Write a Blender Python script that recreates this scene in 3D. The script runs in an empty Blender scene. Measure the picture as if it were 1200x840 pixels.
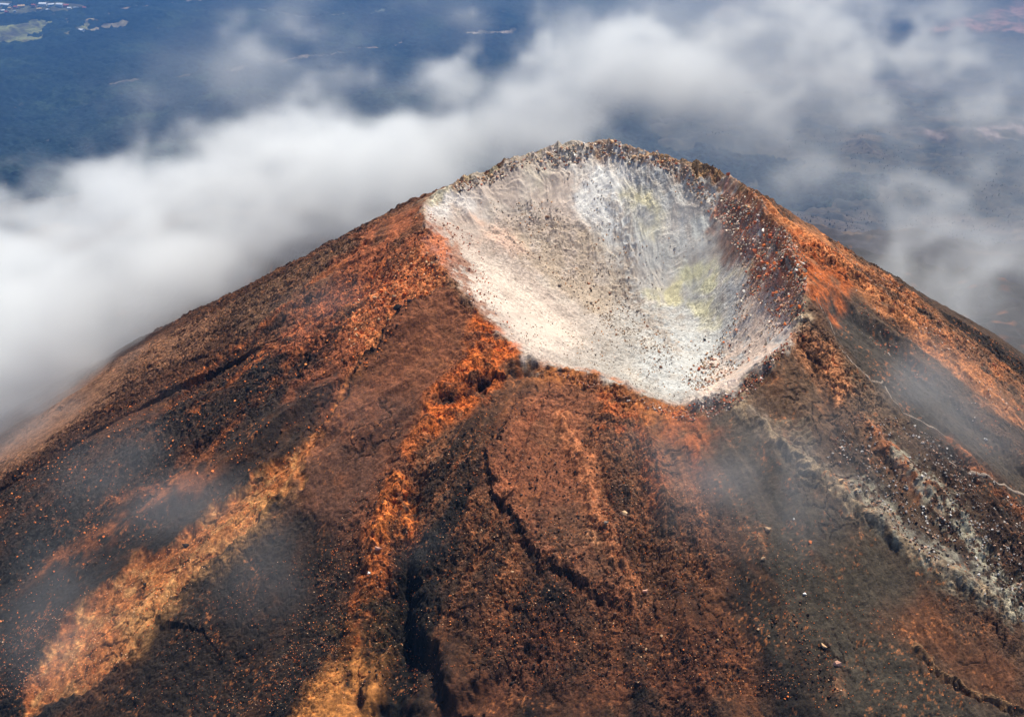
import bpy, math, random
import numpy as np
from mathutils import Vector

# ------------------------------------------------------------------ camera, world, sun, exposure
sc = bpy.context.scene
C = bpy.context.scene.collection
PITCH = math.radians(27.0)
FPX = 1400.0
CAM = np.array([-22.0, -240.0, 100.0])
cam_data = bpy.data.cameras.new("camera")
cam_data.sensor_width = 36.0
cam_data.lens = 36.0 * FPX / 1200.0
cam_data.clip_start = 1.0
cam_data.clip_end = 60000.0
cam = bpy.data.objects.new("camera", cam_data)
cam.location = CAM.tolist()
cam.rotation_euler = (math.radians(90) - PITCH, 0, 0)
C.objects.link(cam)
sc.camera = cam

SUN_EL = math.radians(64)
SUN_AZ = math.radians(36)           # clockwise from +Y: light arrives from the right and a little behind the crater
world = bpy.data.worlds.new("World")
sc.world = world
world.use_nodes = True
wn = world.node_tree
sky = wn.nodes.new("ShaderNodeTexSky")
sky.sky_type = 'NISHITA'
sky.sun_disc = False
sky.sun_elevation = SUN_EL
sky.sun_rotation = SUN_AZ
sky.altitude = 3500
sky.air_density = 1.0
sky.dust_density = 4.0
sky.ozone_density = 0.0
bgn = wn.nodes["Background"]
wn.links.new(sky.outputs[0], bgn.inputs[0])
bgn.inputs[1].default_value = 0.075
sun_d = bpy.data.lights.new("sun", 'SUN')
sun_d.energy = 4.4
sun_d.angle = math.radians(1.2)
sun_d.color = (1.0, 0.95, 0.83)
sun = bpy.data.objects.new("sun", sun_d)
sd = Vector((math.sin(SUN_AZ) * math.cos(SUN_EL), math.cos(SUN_AZ) * math.cos(SUN_EL), math.sin(SUN_EL)))
sun.rotation_euler = sd.to_track_quat('Z', 'Y').to_euler()
sun.location = (200, 100, 500)
C.objects.link(sun)
sc.view_settings.view_transform = 'Standard'
sc.view_settings.look = 'None'
sc.view_settings.gamma = 1.0
sc.view_settings.exposure = 0.43
sc.view_settings.use_curve_mapping = False
cy = sc.cycles
cy.max_bounces = 12
cy.diffuse_bounces = 2
cy.volume_bounces = 12
cy.volume_step_rate = 1.8
cy.volume_max_steps = 256
cy.use_denoising = True
cy.denoiser = 'OPENIMAGEDENOISE'
cy.use_adaptive_sampling = True
cy.adaptive_threshold = 0.02

rng = np.random.default_rng(7)
random.seed(7)
f32 = np.float32

# ------------------------------------------------------------------ numeric helpers
def lin(r, g, b):
    out = []
    for v in (r, g, b):
        v /= 255.0
        out.append(v / 12.92 if v <= .04045 else ((v + .055) / 1.055) ** 2.4)
    return np.array(out, f32)

_tab = rng.random(65536).astype(f32)
def vnoise(x, y, seed=0):
    """smooth value noise, -1..1"""
    xf = np.floor(x); yf = np.floor(y)
    xi = xf.astype(np.int64); yi = yf.astype(np.int64)
    tx = (x - xf).astype(f32); ty = (y - yf).astype(f32)
    tx = tx * tx * tx * (tx * (tx * 6 - 15) + 10); ty = ty * ty * ty * (ty * (ty * 6 - 15) + 10)
    def h(a, b):
        k = (a * 374761393 + b * 668265263 + seed * 1442695041)
        k = (k ^ (k >> 13)) * 1274126177
        return _tab[(k ^ (k >> 16)) & 65535]
    a = h(xi, yi); b = h(xi + 1, yi); c = h(xi, yi + 1); d = h(xi + 1, yi + 1)
    return ((a + (b - a) * tx) * (1 - ty) + (c + (d - c) * tx) * ty) * 2 - 1

def fbm(x, y, octs, seed=0, gain=.5, lac=2.03):
    s = 0; a = 1.0; n = 0
    for o in range(octs):
        s = s + a * vnoise(x, y, seed + o * 17)
        n += a; a *= gain
        x, y = (x * .8 - y * .6) * lac + 3.1, (x * .6 + y * .8) * lac - 1.7
    return s / n

def ridged(x, y, octs, seed=0, gain=.5, lac=2.03):
    s = 0; a = 1.0; n = 0
    for o in range(octs):
        v = 1 - np.abs(vnoise(x, y, seed + o * 13)) * 2
        s = s + a * v; n += a; a *= gain
        x, y = (x * .8 - y * .6) * lac + 5.1, (x * .6 + y * .8) * lac - 2.7
    return s / n

def cells(x, y, seed=0):
    """jittered cell pattern: random value of the nearest cell, distance to the border between cells"""
    xf = np.floor(x); yf = np.floor(y)
    f1 = np.full(x.shape, 9, f32); f2 = np.full(x.shape, 9, f32); val = np.zeros(x.shape, f32)
    for i in (-1, 0, 1):
        for j in (-1, 0, 1):
            a = (xf + i).astype(np.int64); b = (yf + j).astype(np.int64)
            k = (a * 374761393 + b * 668265263 + seed * 1442695041); k = (k ^ (k >> 13)) * 1274126177; k = k ^ (k >> 16)
            ddx = a + _tab[k & 65535] - x; ddy = b + _tab[(k >> 7) & 65535] - y
            d = (ddx * ddx + ddy * ddy).astype(f32); v = _tab[(k >> 11) & 65535]
            n1 = d < f1
            f2 = np.where(n1, f1, np.minimum(f2, d)); val = np.where(n1, v, val); f1 = np.where(n1, d, f1)
    return val, np.sqrt(f2) - np.sqrt(f1)

def sstep(a, b, x):
    t = np.clip((x - a) / (b - a), 0, 1)
    return t * t * (3 - 2 * t)

def ray(u, v):
    dx = (u - 600) / FPX; dy = -(v - 420) / FPX
    d = np.array([dx, math.cos(PITCH) + math.sin(PITCH) * dy, -math.sin(PITCH) + math.cos(PITCH) * dy])
    return d

def at_z(u, v, z):
    d = ray(u, v)
    return CAM + d * (z - CAM[2]) / d[2]

# ------------------------------------------------------------------ base shape of the volcano
CX, CY = 0.0, 16.0
RIM_PX = [(497, 240, 0), (520, 222, 2), (560, 203, 4), (600, 188, 6), (640, 174, 8), (700, 166, 9.5), (760, 180, 8), (810, 192, 6),
          (850, 206, 5), (893, 246, 3.5), (925, 298, 1), (942, 345, -3.5), (936, 385, -8), (900, 428, -13), (850, 462, -18),
          (800, 480, -21), (760, 470, -20.5), (735, 450, -19), (690, 437, -18), (655, 433, -17), (615, 420, -15.5), (588, 400, -14),
          (560, 368, -10), (532, 335, -6), (514, 300, -4), (500, 268, -2)]
_rp = np.array([at_z(u, v, z) for u, v, z in RIM_PX])
_th = np.arctan2(_rp[:, 1] - CY, _rp[:, 0] - CX)
_rr = np.hypot(_rp[:, 1] - CY, _rp[:, 0] - CX)
_o = np.argsort(_th)
_tg = np.linspace(-math.pi, math.pi, 721)
_ext = lambda a: np.concatenate([a[_o][-3:], a[_o], a[_o][:3]])
_te = np.concatenate([_th[_o][-3:] - 2 * math.pi, _th[_o], _th[_o][:3] + 2 * math.pi])
def _smooth(a, n):
    k = np.ones(n) / n
    p = np.concatenate([a[-n:], a, a[:n]])
    return np.convolve(p, k, 'same')[n:-n]
IX, IY = 9.0, 4.0                     # the bowl is measured from its own deepest point
_thi = np.arctan2(_rp[:, 1] - IY, _rp[:, 0] - IX); _rri = np.hypot(_rp[:, 1] - IY, _rp[:, 0] - IX); _oi = np.argsort(_thi)
_exi = lambda a: np.concatenate([a[_oi][-3:], a[_oi], a[_oi][:3]])
_ti = np.concatenate([_thi[_oi][-3:] - 2 * math.pi, _thi[_oi], _thi[_oi][:3] + 2 * math.pi])
INN_R = _smooth(np.interp(_tg, _ti, _exi(_rri)), 5)
INN_Z = _smooth(np.interp(_tg, _ti, _exi(_rp[:, 2])), 9)
RIM_R = _smooth(np.interp(_tg, _te, _ext(_rr)), 5)
RIM_Z = _smooth(np.interp(_tg, _te, _ext(_rp[:, 2])), 15)

#                 angle(deg): -180   -150  -120   -90   -60   -30    0     30    60    90   120   150   180
SL_A = np.radians([-180, -150, -120, -90, -60, -30, 0, 30, 60, 90, 120, 150, 180])
SL_S = np.array([.54, .56, .60, .60, .60, .60, .57, .54, .58, .62, .56, .54, .54])
SL_C = np.array([-.13, -.16, .0, .0, .0, -.05, -.2, -.33, -.3, -.2, -.18, -.13, -.13])
SL_T = np.array([.28, .3, .45, .55, .58, .55, .55, .55, .50, .44, .38, .3, .28])

def base(x, y):
    dx = x - CX; dy = y - CY
    rho = np.hypot(dx, dy); th = np.arctan2(dy, dx)
    R = np.interp(th, _tg, RIM_R); H = np.interp(th, _tg, RIM_Z)
    d = rho - R
    dp = np.maximum(d, 0)
    k = np.exp(-dp / 70)
    Hd = H * k + -4 * (1 - k)
    S = np.interp(th, SL_A, SL_S)
    # cone, then a gentler shoulder, then the long flank, then the plain
    dr = dp
    cc = np.interp(th, SL_A, SL_C)
    e2 = np.clip(dr - 30, 0, 170)
    z = Hd - S * (np.minimum(dr, 250)) + cc * e2 * e2 / 340 - .17 * np.clip(dr - 250, 0, 400) - .46 * np.clip(dr - 650, 0, 850) \
        - .25 * np.clip(dr - 1500, 0, 1500) - .11 * np.clip(dr - 3000, 0, 3000) - .02 * np.clip(dr - 6000, 0, 9000)
    # bowl: a flattish floor towards the front right, walls of scree up to the rim
    ti = np.arctan2(y - IY, x - IX); ri = np.hypot(x - IX, y - IY)
    Ri = np.interp(ti, _tg, INN_R); Hi = np.interp(ti, _tg, INN_Z); t0 = np.interp(ti, SL_A, SL_T)
    t = np.minimum(ri / Ri, 1.03)
    u_ = (t - t0) / (1 - t0); g_ = .5 * (u_ + np.sqrt(u_ * u_ + .03)) / (.5 * (1 + math.sqrt(1.03)))
    zi = -22.8 + (Hi + 22.8) * np.clip(g_, 0, 1.05)
    return np.where(d < 0, zi, z)

def hit(u, v, fn=None):
    fn = fn or base
    d = ray(u, v)
    t = np.concatenate([np.arange(120, 500, .5), np.arange(500, 4000, 4), np.arange(4000, 20000, 20)])
    p = CAM[None] + d[None] * t[:, None]
    b = p[:, 2] - fn(p[:, 0], p[:, 1])
    i = np.argmax(b < 0)
    if b[i] >= 0: return None
    if i == 0: return p[0]
    f = b[i - 1] / (b[i - 1] - b[i])
    return p[i - 1] * (1 - f) + p[i] * f

def world_line(pts):
    out = []
    for u, v in pts:
        h = hit(u, v)
        k = 0
        while (h is None or h[1] > 260) and k < 40:   # aimed just above the skyline: slide down onto the slope
            v += 3; k += 1; h = hit(u, v)
        out.append(h[:2])
    return np.array(out)

def seg_dist(x, y, pts, closed=False):
    """distance, signed side and run-along 0..1 to a polyline"""
    best = np.full(x.shape, 1e9, f32); side = np.zeros(x.shape, f32); run = np.zeros(x.shape, f32)
    n = len(pts); m = n if closed else n - 1
    for i in range(m):
        a = pts[i]; b = pts[(i + 1) % n]; e = b - a; L = e @ e + 1e-9
        t = np.clip(((x - a[0]) * e[0] + (y - a[1]) * e[1]) / L, 0, 1)
        ddx = x - a[0] - t * e[0]; ddy = y - a[1] - t * e[1]
        d = np.sqrt(ddx * ddx + ddy * ddy)
        s = np.sign(e[0] * (y - a[1]) - e[1] * (x - a[0]))
        w = d < best
        best = np.where(w, d, best); side = np.where(w, s, side); run = np.where(w, (i + t) / m, run)
    return best, side, run

def in_poly(x, y, pts):
    c = np.zeros(x.shape, bool); n = len(pts)
    for i in range(n):
        x0, y0 = pts[i]; x1, y1 = pts[(i + 1) % n]
        if y0 == y1: continue
        k = ((y0 > y) != (y1 > y)) & (x < (x1 - x0) * (y - y0) / (y1 - y0) + x0)
        c ^= k
    return c

class Field:
    """flat arrays x,y with z and albedo, edited feature by feature in ground metres"""
    def __init__(s, x, y):
        s.x = x.astype(np.float64); s.y = y.astype(np.float64)
        s.wx = s.x + 2.2 * fbm(x * .16, y * .16, 3, 301) + .7 * fbm(x * .9, y * .9, 2, 305)
        s.wy = s.y + 2.2 * fbm(x * .16 + 40, y * .16, 3, 302) + .7 * fbm(x * .9 + 9, y * .9, 2, 306)
        s.z = base(s.x, s.y).astype(f32)
        s.c = np.zeros(x.shape + (3,), f32)
        s.rough = np.ones(x.shape, f32)
    def sub(s, pts, pad):
        lo = pts.min(0) - pad; hi = pts.max(0) + pad
        return np.nonzero((s.x > lo[0]) & (s.x < hi[0]) & (s.y > lo[1]) & (s.y < hi[1]))[0]
    def line(s, px, w, taper=True, warp=1.0):
        """soft band along a line: returns index, 0..1 weight, signed distance"""
        pts = world_line(px)
        i = s.sub(pts, w * 2.5 + 4)
        X = s.x[i] + (s.wx[i] - s.x[i]) * warp; Y = s.y[i] + (s.wy[i] - s.y[i]) * warp
        d, sd, r = seg_dist(X, Y, pts)
        k = np.exp(-(d / w) ** 2)
        if taper: k = k * sstep(0, .12, r + .02) * sstep(0, .12, 1.02 - r)
        return i, k.astype(f32), (d * sd).astype(f32), r
    def area(s, px, soft, warp=1.0):
        pts = world_line(px)
        i = s.sub(pts, soft * 2 + 4)
        X = s.x[i] + (s.wx[i] - s.x[i]) * warp; Y = s.y[i] + (s.wy[i] - s.y[i]) * warp
        d, _, _ = seg_dist(X, Y, pts, True)
        inn = in_poly(X, Y, pts)
        sd = np.where(inn, d, -d)
        return i, sstep(-soft, soft, sd).astype(f32), sd.astype(f32)
    def paint(s, i, k, col, amt=1.0, var=0.0, seed=0, sc=.5):
        if var:
            n = fbm(s.x[i] * sc, s.y[i] * sc, 4, seed + 900)
            k = np.clip(k * (1 + var * n * 2.2), 0, 1)
        k = (k * amt)[:, None]
        s.c[i] = s.c[i] * (1 - k) + col[None] * k

def far_relief(x, y, d):
    far = sstep(150, 420, d)
    z = far * (ridged(x * .012, y * .012, 5, 60, .55) * 9 + ridged(x * .05, y * .05, 3, 66) * 3)
    k = sstep(700, 1800, d)
    z = z + k * (fbm(x * .0011, y * .0011, 5, 160) * 100 + ridged(x * .004, y * .004, 3, 166) * 22)
    return z
def land_z(x, y):
    dd = np.hypot(x - CX, y - CY) - 45
    return base(x, y) + far_relief(x, y, dd)

# ------------------------------------------------------------------ the volcano: relief and rock colours
def shape(F):
    x, y = F.x, F.y
    dx = x - CX; dy = y - CY
    rho = np.hypot(dx, dy); th = np.arctan2(dy, dx)
    R = np.interp(th, _tg, RIM_R)
    d = (rho - R).astype(f32)
    dw = d + 4.0 * fbm(x * .11, y * .11, 4, 11) + 1.6 * fbm(x * .6, y * .6, 3, 12)
    ins = 1 - sstep(-1.2, .8, dw)
    out = 1 - ins
    nearrim = np.exp(-(d / 6) ** 2)
    a = (th * 62).astype(f32)
    aw = a + 3.0 * fbm(x * .03, y * .03, 3, 20)
    rw = rho.astype(f32) + 4 * fbm(x * .05, y * .05, 2, 21)
    # ---- broad relief of the outer slopes
    big = vnoise(aw * .045, rw * .006, 31) * 2.6
    mid = ridged(aw * .13, rw * .02, 3, 33) * 1.5
    fine = ridged(aw * .42, rw * .14, 3, 35) * .38
    crag = ridged(x * .28 + .5 * fbm(x * .2, y * .2, 2, 40), y * .28, 5, 41, .55) * .62
    grit = fbm(x * 1.6, y * 1.6, 3, 47, .6) * .26
    smoothm = sstep(-.22, .18, fbm(aw * .05, rw * .025, 4, 51))      # 1 = ash, 0 = blocky lava
    for px, soft, val in [([(515, 345), (555, 372), (575, 405), (540, 445), (505, 490), (470, 570), (430, 650), (350, 630), (330, 610), (375, 525), (440, 440), (482, 376)], 3, .93),
                     ([(350, 530), (395, 500), (345, 590), (295, 630), (215, 700), (130, 800), (30, 850), (110, 700), (200, 640), (280, 570)], 2, .85),
                     ([(820, 482), (870, 472), (920, 540), (1000, 620), (1100, 700), (1200, 770), (1200, 860), (980, 860), (900, 720), (850, 600)], 5, .95),
                     ([(960, 350), (1010, 360), (1080, 430), (1160, 500), (1230, 570), (1230, 640), (1130, 560), (1050, 470), (985, 400)], 3, .95),
                     ([(650, 450), (600, 490), (580, 550), (610, 620), (670, 680), (720, 690), (700, 560), (690, 460)], 3, .7),
                     ([(330, 600), (420, 650), (440, 720), (360, 800), (240, 850), (100, 860), (190, 760), (225, 700), (290, 640)], 4, .6),
                     ([(0, 560), (120, 520), (230, 470), (300, 430), (330, 470), (250, 540), (150, 600), (0, 720)], 5, .1),
                     ([(400, 380), (430, 330), (500, 270), (520, 330), (470, 380), (410, 440)], 3, .15),
                     ([(560, 380), (600, 410), (580, 470), (500, 530), (440, 700), (400, 760), (440, 600), (510, 470)], 3, .2)]:
        i, k, _ = F.area(px, soft); smoothm[i] = smoothm[i] * (1 - k) + val * k
    smoothm = smoothm.astype(f32)
    F.smooth = smoothm.copy()
    n_a = fbm(x * .3, y * .3, 2, 149)
    qx = x + .5 * fbm(x * .8, y * .8, 2, 55); qy = y + .5 * fbm(x * .8 + 7, y * .8, 2, 56)
    b1, e1 = cells(qx * .62, qy * .62, 1); b2, e2 = cells(qx * .22 + .3 * b1, qy * .22, 2); b3, e3 = cells(qx * 1.3, qy * 1.3, 3)
    blocks = (b1 - .5) * .42 - .28 * (1 - sstep(0, .22, e1)) + (b2 - .5) * .6 - .25 * (1 - sstep(0, .12, e2)) + (b3 - .5) * .30
    blk = 1 - .9 * smoothm
    F.b1, F.b2, F.b3, F.e1 = b1, b2, b3, e1
    damp = sstep(0, 18, d)
    ck = sstep(.90, .985, 1 - np.abs(fbm(x * .33 + .6 * n_a, y * .33, 3, 150))) * sstep(-.1, .3, fbm(x * .08, y * .08, 2, 153))
    F.ck = ck * out
    tz = F.z * .62 + 1.6 * fbm(x * .07, y * .07, 3, 155); fr = tz - np.floor(tz)
    ledge = np.where(fr < .72, fr / .72, (1 - fr) / .28) - .5
    F.z += (out * (ledge * (.5 * blk + .08) * sstep(-.2, .2, fbm(x * .05, y * .05, 2, 158)) - .30 * ck)).astype(f32)
    F.z += (out * ((big + mid) * damp + fine * (.5 + .5 * damp) * (1.15 - .75 * smoothm) + crag * (1.0 - .7 * smoothm) + grit * (1.2 - .6 * smoothm) + blocks * blk * .9)).astype(f32)
    # far flank: large lava lobes
    far = sstep(150, 420, d)
    F.z += far_relief(x, y, d).astype(f32)
    # ---- inside of the crater
    sand = sstep(-.1, .45, fbm(x * .06 + 3, y * .06, 3, 70)); F.sand = sand; n_w = fbm(x * .06, y * .06, 3, 77)
    F.z += (ins * (fbm(x * .09, y * .09, 4, 71) * 1.0 + ridged(x * .45, y * .45, 4, 75, .55) * (.26 - .22 * sand) + grit * (.45 - .38 * sand) + blocks * (.22 - .2 * sand)
                   + sstep(20, 50, y) * (ridged(x * .14 + 2 * n_w, y * .10, 4, 78, .55) * 1.1 + ridged(x * .35, y * .16, 3, 79) * .4))).astype(f32)
    # craggy crest
    cr = ridged(a * .22, rho * .22, 4, 81, .6)
    F.z += (nearrim * (cr * 1.0 + .5 * vnoise(a * .09, a * 0 + 3, 83)) * (.8 + .4 * sstep(20, 60, y)) + nearrim * (1 - sstep(0, 40, y)) * 1.3 * fbm(x * .14, y * .14, 3, 84)).astype(f32)

    # ================= base colours
    n1 = fbm(aw * .10, rw * .025, 4, 101); n2 = fbm(x * .22, y * .22, 4, 105); n3 = fbm(aw * .5, rw * .14, 3, 109); n4 = fbm(x * 1.1, y * 1.1, 3, 113)
    brown = lin(98, 70, 58); dark = lin(46, 39, 39); rust = lin(128, 82, 60); grey = lin(96, 84, 80); black = lin(34, 29, 30)
    orange = lin(205, 108, 58); tan = lin(205, 146, 100); pinkish = lin(178, 120, 92)
    def mixc(c, col, k): return c * (1 - k[:, None]) + col[None] * k[:, None]
    c = np.repeat(brown[None], len(x), 0).astype(f32)
    c = mixc(c, dark, sstep(-.12, .32, n1 + .6 * n3))
    c = mixc(c, rust, sstep(.05, .55, -n1 + .4 * n2) * .8)
    st = fbm(aw * .55, rw * .045, 4, 141, .6)
    c = mixc(c, lin(40, 34, 35), sstep(.05, .40, st) * .7)
    c = mixc(c, lin(170, 104, 72), sstep(.08, .42, -st) * .55)
    # altitude: hotter oxide colours near the crest, dark lava lower down
    lowk = sstep(25, 95, d + 18 * n1)
    c = mixc(c, dark, lowk * .55)
    c = mixc(c, rust, (1 - sstep(3, 30, d + 8 * n2)) * .6)
    left = sstep(-30, -60, x) * sstep(-20, 20, y + 20)
    c = mixc(c, lin(128, 82, 64), left * .5)
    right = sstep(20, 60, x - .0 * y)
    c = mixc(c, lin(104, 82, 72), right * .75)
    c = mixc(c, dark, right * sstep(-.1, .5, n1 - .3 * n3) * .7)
    c = mixc(c, lin(60, 55, 58), far * .8)
    c = c * (1 - .5 * out * sstep(8, 60, d + 10 * n1))[:, None]
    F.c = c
    P, Ln, Ar = F.paint, F.line, F.area

    # ---- inside colours
    beige = lin(212, 197, 187); cgrey = lin(190, 188, 184); cblue = lin(190, 194, 196); white = lin(238, 234, 228)
    ci = np.repeat(cgrey[None], len(x), 0).astype(f32)
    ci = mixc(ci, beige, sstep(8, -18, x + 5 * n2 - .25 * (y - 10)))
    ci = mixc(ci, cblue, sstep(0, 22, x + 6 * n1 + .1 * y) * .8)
    ci = mixc(ci, lin(176, 164, 152), sstep(.05, .5, n2) * .35 * (1 - sand * .6))
    ci = mixc(ci, lin(150, 132, 118), sstep(.25, .6, n4 + .5 * n2) * .3 * (1 - sand * .7))
    ci = mixc(ci, lin(222, 214, 204), sstep(.1, .5, -n2) * .5)
    ci = ci * np.array([1.04, .985, .94], f32)[None]
    F.c = F.c * (1 - ins[:, None]) + ci * ins[:, None] * (.74 + .20 * sstep(-15, 18, x + .35 * (y - 20)))[:, None]  # albedo rises to the right and back in place of stronger light there
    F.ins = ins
    allin = np.arange(len(x))
    # bright altered band under the summit
    for px, cc, am in [([(668, 190), (735, 192), (742, 235), (715, 270), (680, 262), (660, 225)], white, .85),
                       ([(610, 190), (660, 180), (700, 182), (690, 200), (630, 215)], lin(196, 186, 168), .6),
                       ([(740, 225), (775, 228), (772, 265), (745, 262)], lin(214, 200, 150), .6),
                       ([(690, 262), (755, 255), (765, 300), (705, 305)], lin(205, 206, 205), .6),
                       ([(780, 215), (850, 220), (868, 262), (850, 295), (800, 300), (778, 262)], lin(150, 134, 124), .75),
                       ([(806, 252), (836, 250), (842, 275), (815, 285)], lin(196, 198, 194), .8),
                       ([(595, 262), (700, 270), (735, 330), (700, 370), (640, 330), (600, 300)], lin(186, 164, 138), .55),
                       ([(540, 255), (600, 270), (620, 300), (560, 290)], lin(214, 180, 160), .8),
                       ([(495, 236), (560, 232), (560, 250), (505, 252)], lin(222, 214, 208), .7),
                       ([(560, 300), (620, 330), (690, 400), (640, 420), (590, 385), (560, 345)], lin(214, 196, 182), .8),
                       ([(772, 375), (860, 380), (850, 450), (780, 462), (745, 440)], lin(190, 190, 188), .8)]:
        i, k, _ = Ar(px, 3.0, 1.5); P(i, k, cc, am, .8, 3, .25)
    for px, cc, am in [([(790, 312), (830, 304), (858, 316), (850, 328), (800, 328)], lin(232, 226, 176), .6),
                       ([(755, 338), (795, 330), (795, 352), (765, 358)], lin(222, 212, 164), .7),
                       ([(806, 350), (832, 352), (826, 370), (805, 366)], lin(216, 208, 166), .65),
                       ([(820, 368), (845, 372), (835, 392), (818, 385)], lin(212, 204, 168), .5),
                       ([(845, 316), (878, 300), (892, 282), (905, 290), (890, 318), (862, 330)], lin(206, 182, 142), .8)]:
        i, k, _ = Ar(px, 1.6, .8); P(i, k, cc, am, .9, 8, .35)
    # rust-red blocks under the right rim, pink scree at the front right
    i, k, _ = Ar([(852, 212), (905, 250), (950, 300), (950, 350), (918, 378), (890, 350), (868, 300), (845, 262), (835, 230)], 2.2, 1.2)
    P(i, k, lin(168, 122, 98), .85, 1.3, 5, .4); P(i, k, lin(196, 108, 70), .5, 2.0, 6, .8); F.z[i] += (k * ridged(F.x[i] * .55, F.y[i] * .55, 3, 90) * .6).astype(f32)
    i, k, _ = Ar([(850, 225), (885, 262), (880, 290), (850, 300), (838, 270)], 2.0, 1.2); P(i, k, lin(120, 92, 80), .8, .8, 7, .4)
    i, k, _ = Ar([(870, 340), (942, 372), (930, 400), (900, 430), (850, 465), (815, 470), (840, 420), (866, 390)], 3, 1.2); P(i, k, lin(216, 190, 172), .85, .8, 9, .6)
    i, k, _, _ = Ln([(942, 378), (905, 402), (880, 425), (905, 432), (850, 455), (820, 474)], 1.1, False, .4); P(i, k, lin(226, 204, 190), .8, 1.6, 10, .7); F.z[i] += (k * (.2 + .7 * F.b1[i])).astype(f32)
    i, k, _ = Ar([(500, 262), (525, 268), (545, 310), (560, 345), (590, 385), (570, 380), (530, 335), (510, 300)], 2, 1.2); P(i, k, lin(160, 116, 94), .8, 1.6, 11, .6)
    F.z[i] += (k * ridged(F.x[i] * .5, F.y[i] * .5, 3, 92) * .5).astype(f32)
    # grey blocky bands across the crater
    for px, w in [([(640, 255), (680, 290), (720, 330), (760, 370), (800, 420)], 2.6), ([(600, 240), (660, 300), (690, 330)], 2.2), ([(720, 230), (735, 300), (740, 350)], 2.0),
                  ([(560, 262), (610, 290), (640, 320)], .8)]:
        i, k, _, _ = Ln(px, w); P(i, k, lin(172, 154, 138), .55, 2.0, 13, 1.1); F.z[i] += (k * (.1 + .5 * ridged(F.x[i] * .6, F.y[i] * .6, 3, 95))).astype(f32)
    # crest: browner rocks along the top edge
    i, k, _, _ = Ln([(690, 170), (730, 172), (790, 186), (850, 208), (880, 232)], 2.2, True, .6); P(i, k, lin(172, 136, 108), .8, 1.6, 14, .6)
    i, k, _, _ = Ln([(540, 214), (580, 198), (640, 178), (690, 168)], 1.8, True, .6); P(i, k, lin(176, 160, 142), .8, 1.4, 15, .6)

    # ================= outer slope, left
    def strokes(lst, w, col, amt, var=1.4, dz=0.0, seed=20, sc=.35):
        for px in lst:
            i, k, sd, r = Ln(px, w); P(i, k, col, amt, var, seed, sc)
            if dz: F.z[i] += (k * dz).astype(f32)
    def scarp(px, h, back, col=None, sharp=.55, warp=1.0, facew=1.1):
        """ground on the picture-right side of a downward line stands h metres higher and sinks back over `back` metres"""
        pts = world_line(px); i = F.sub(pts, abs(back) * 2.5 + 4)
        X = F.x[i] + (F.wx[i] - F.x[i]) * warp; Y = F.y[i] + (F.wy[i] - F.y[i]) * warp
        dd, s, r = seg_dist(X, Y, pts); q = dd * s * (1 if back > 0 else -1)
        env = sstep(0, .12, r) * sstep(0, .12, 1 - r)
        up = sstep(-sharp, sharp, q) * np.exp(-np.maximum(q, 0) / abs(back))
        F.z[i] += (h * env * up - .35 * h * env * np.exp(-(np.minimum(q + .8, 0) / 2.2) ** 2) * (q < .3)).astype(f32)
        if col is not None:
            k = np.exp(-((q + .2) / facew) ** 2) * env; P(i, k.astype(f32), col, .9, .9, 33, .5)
    # large colour areas
    i, k, _ = Ar([(420, 270), (500, 250), (520, 300), (515, 335), (480, 370), (430, 430), (390, 500), (340, 480), (330, 400), (380, 320)], 5); P(i, k, lin(168, 94, 66), .8, .9, 21, .2)
    i, k, _ = Ar([(400, 380), (430, 330), (460, 320), (520, 280), (515, 335), (470, 380), (430, 430), (410, 400)], 2.5); P(i, k, lin(204, 124, 84), .8, 1.3, 22, .45)
    i, k, _ = Ar([(515, 340), (560, 372), (590, 400), (560, 440), (520, 480), (480, 560), (440, 640), (350, 620), (340, 570), (380, 510), (440, 430), (480, 372)], 2.0)
    P(i, k, lin(124, 74, 56), .92, .35, 23, .3); F.z[i] += (k * .8).astype(f32)
    i, k, _ = Ar([(440, 480), (500, 470), (470, 560), (420, 650), (330, 640), (345, 580)], 6); P(i, k, lin(84, 58, 52), .8, .5, 24, .25)
    i, k, _ = Ar([(560, 372), (600, 400), (600, 430), (575, 470), (540, 500), (500, 520), (505, 480), (545, 440)], 2.5); P(i, k, lin(206, 104, 48), .85, 1.3, 25, .4)
    i, k, _ = Ar([(350, 530), (395, 500), (345, 590), (295, 630), (215, 700), (130, 800), (30, 850), (40, 800), (110, 700), (200, 640), (280, 570)], 1.1, 1.3); P(i, k, tan, .97, .6, 26, .35)
    P(i, k, lin(190, 104, 58), .65, 1.6, 27, .4); P(i, k, lin(110, 66, 44), .6, 1.8, 127, .8); F.z[i] -= (k * 1.2).astype(f32); F.smooth[i] = np.maximum(F.smooth[i], k * .9)
    i, k, _ = Ar([(340, 840), (370, 790), (420, 760), (470, 770), (440, 850), (330, 860)], 2.5); P(i, k, lin(196, 126, 74), .9, .7, 28, .5)
    i, k, _ = Ar([(330, 600), (420, 650), (440, 720), (360, 800), (240, 850), (100, 860), (190, 760), (225, 700), (290, 640)], 3); P(i, k, lin(40, 33, 33), .9, .4, 29, .3)
    i, k, _ = Ar([(0, 560), (120, 520), (230, 470), (300, 430), (330, 470), (250, 540), (150, 600), (0, 720)], 6); P(i, k, lin(46, 38, 38), .9, .9, 30, .18)
    i, k, _ = Ar([(0, 640), (120, 600), (220, 590), (170, 640), (100, 700), (30, 790), (0, 800)], 5); P(i, k, lin(32, 30, 32), .9, .8, 31, .2)
    i, k, _ = Ar([(300, 430), (390, 420), (400, 470), (330, 530), (270, 540)], 4); P(i, k, lin(50, 42, 42), .85, .8, 34, .3)
    i, k, _ = Ar([(0, 500), (150, 420), (260, 375), (250, 410), (140, 470), (0, 570)], 3); P(i, k, lin(142, 100, 82), .7, .5, 35, .3)
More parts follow.
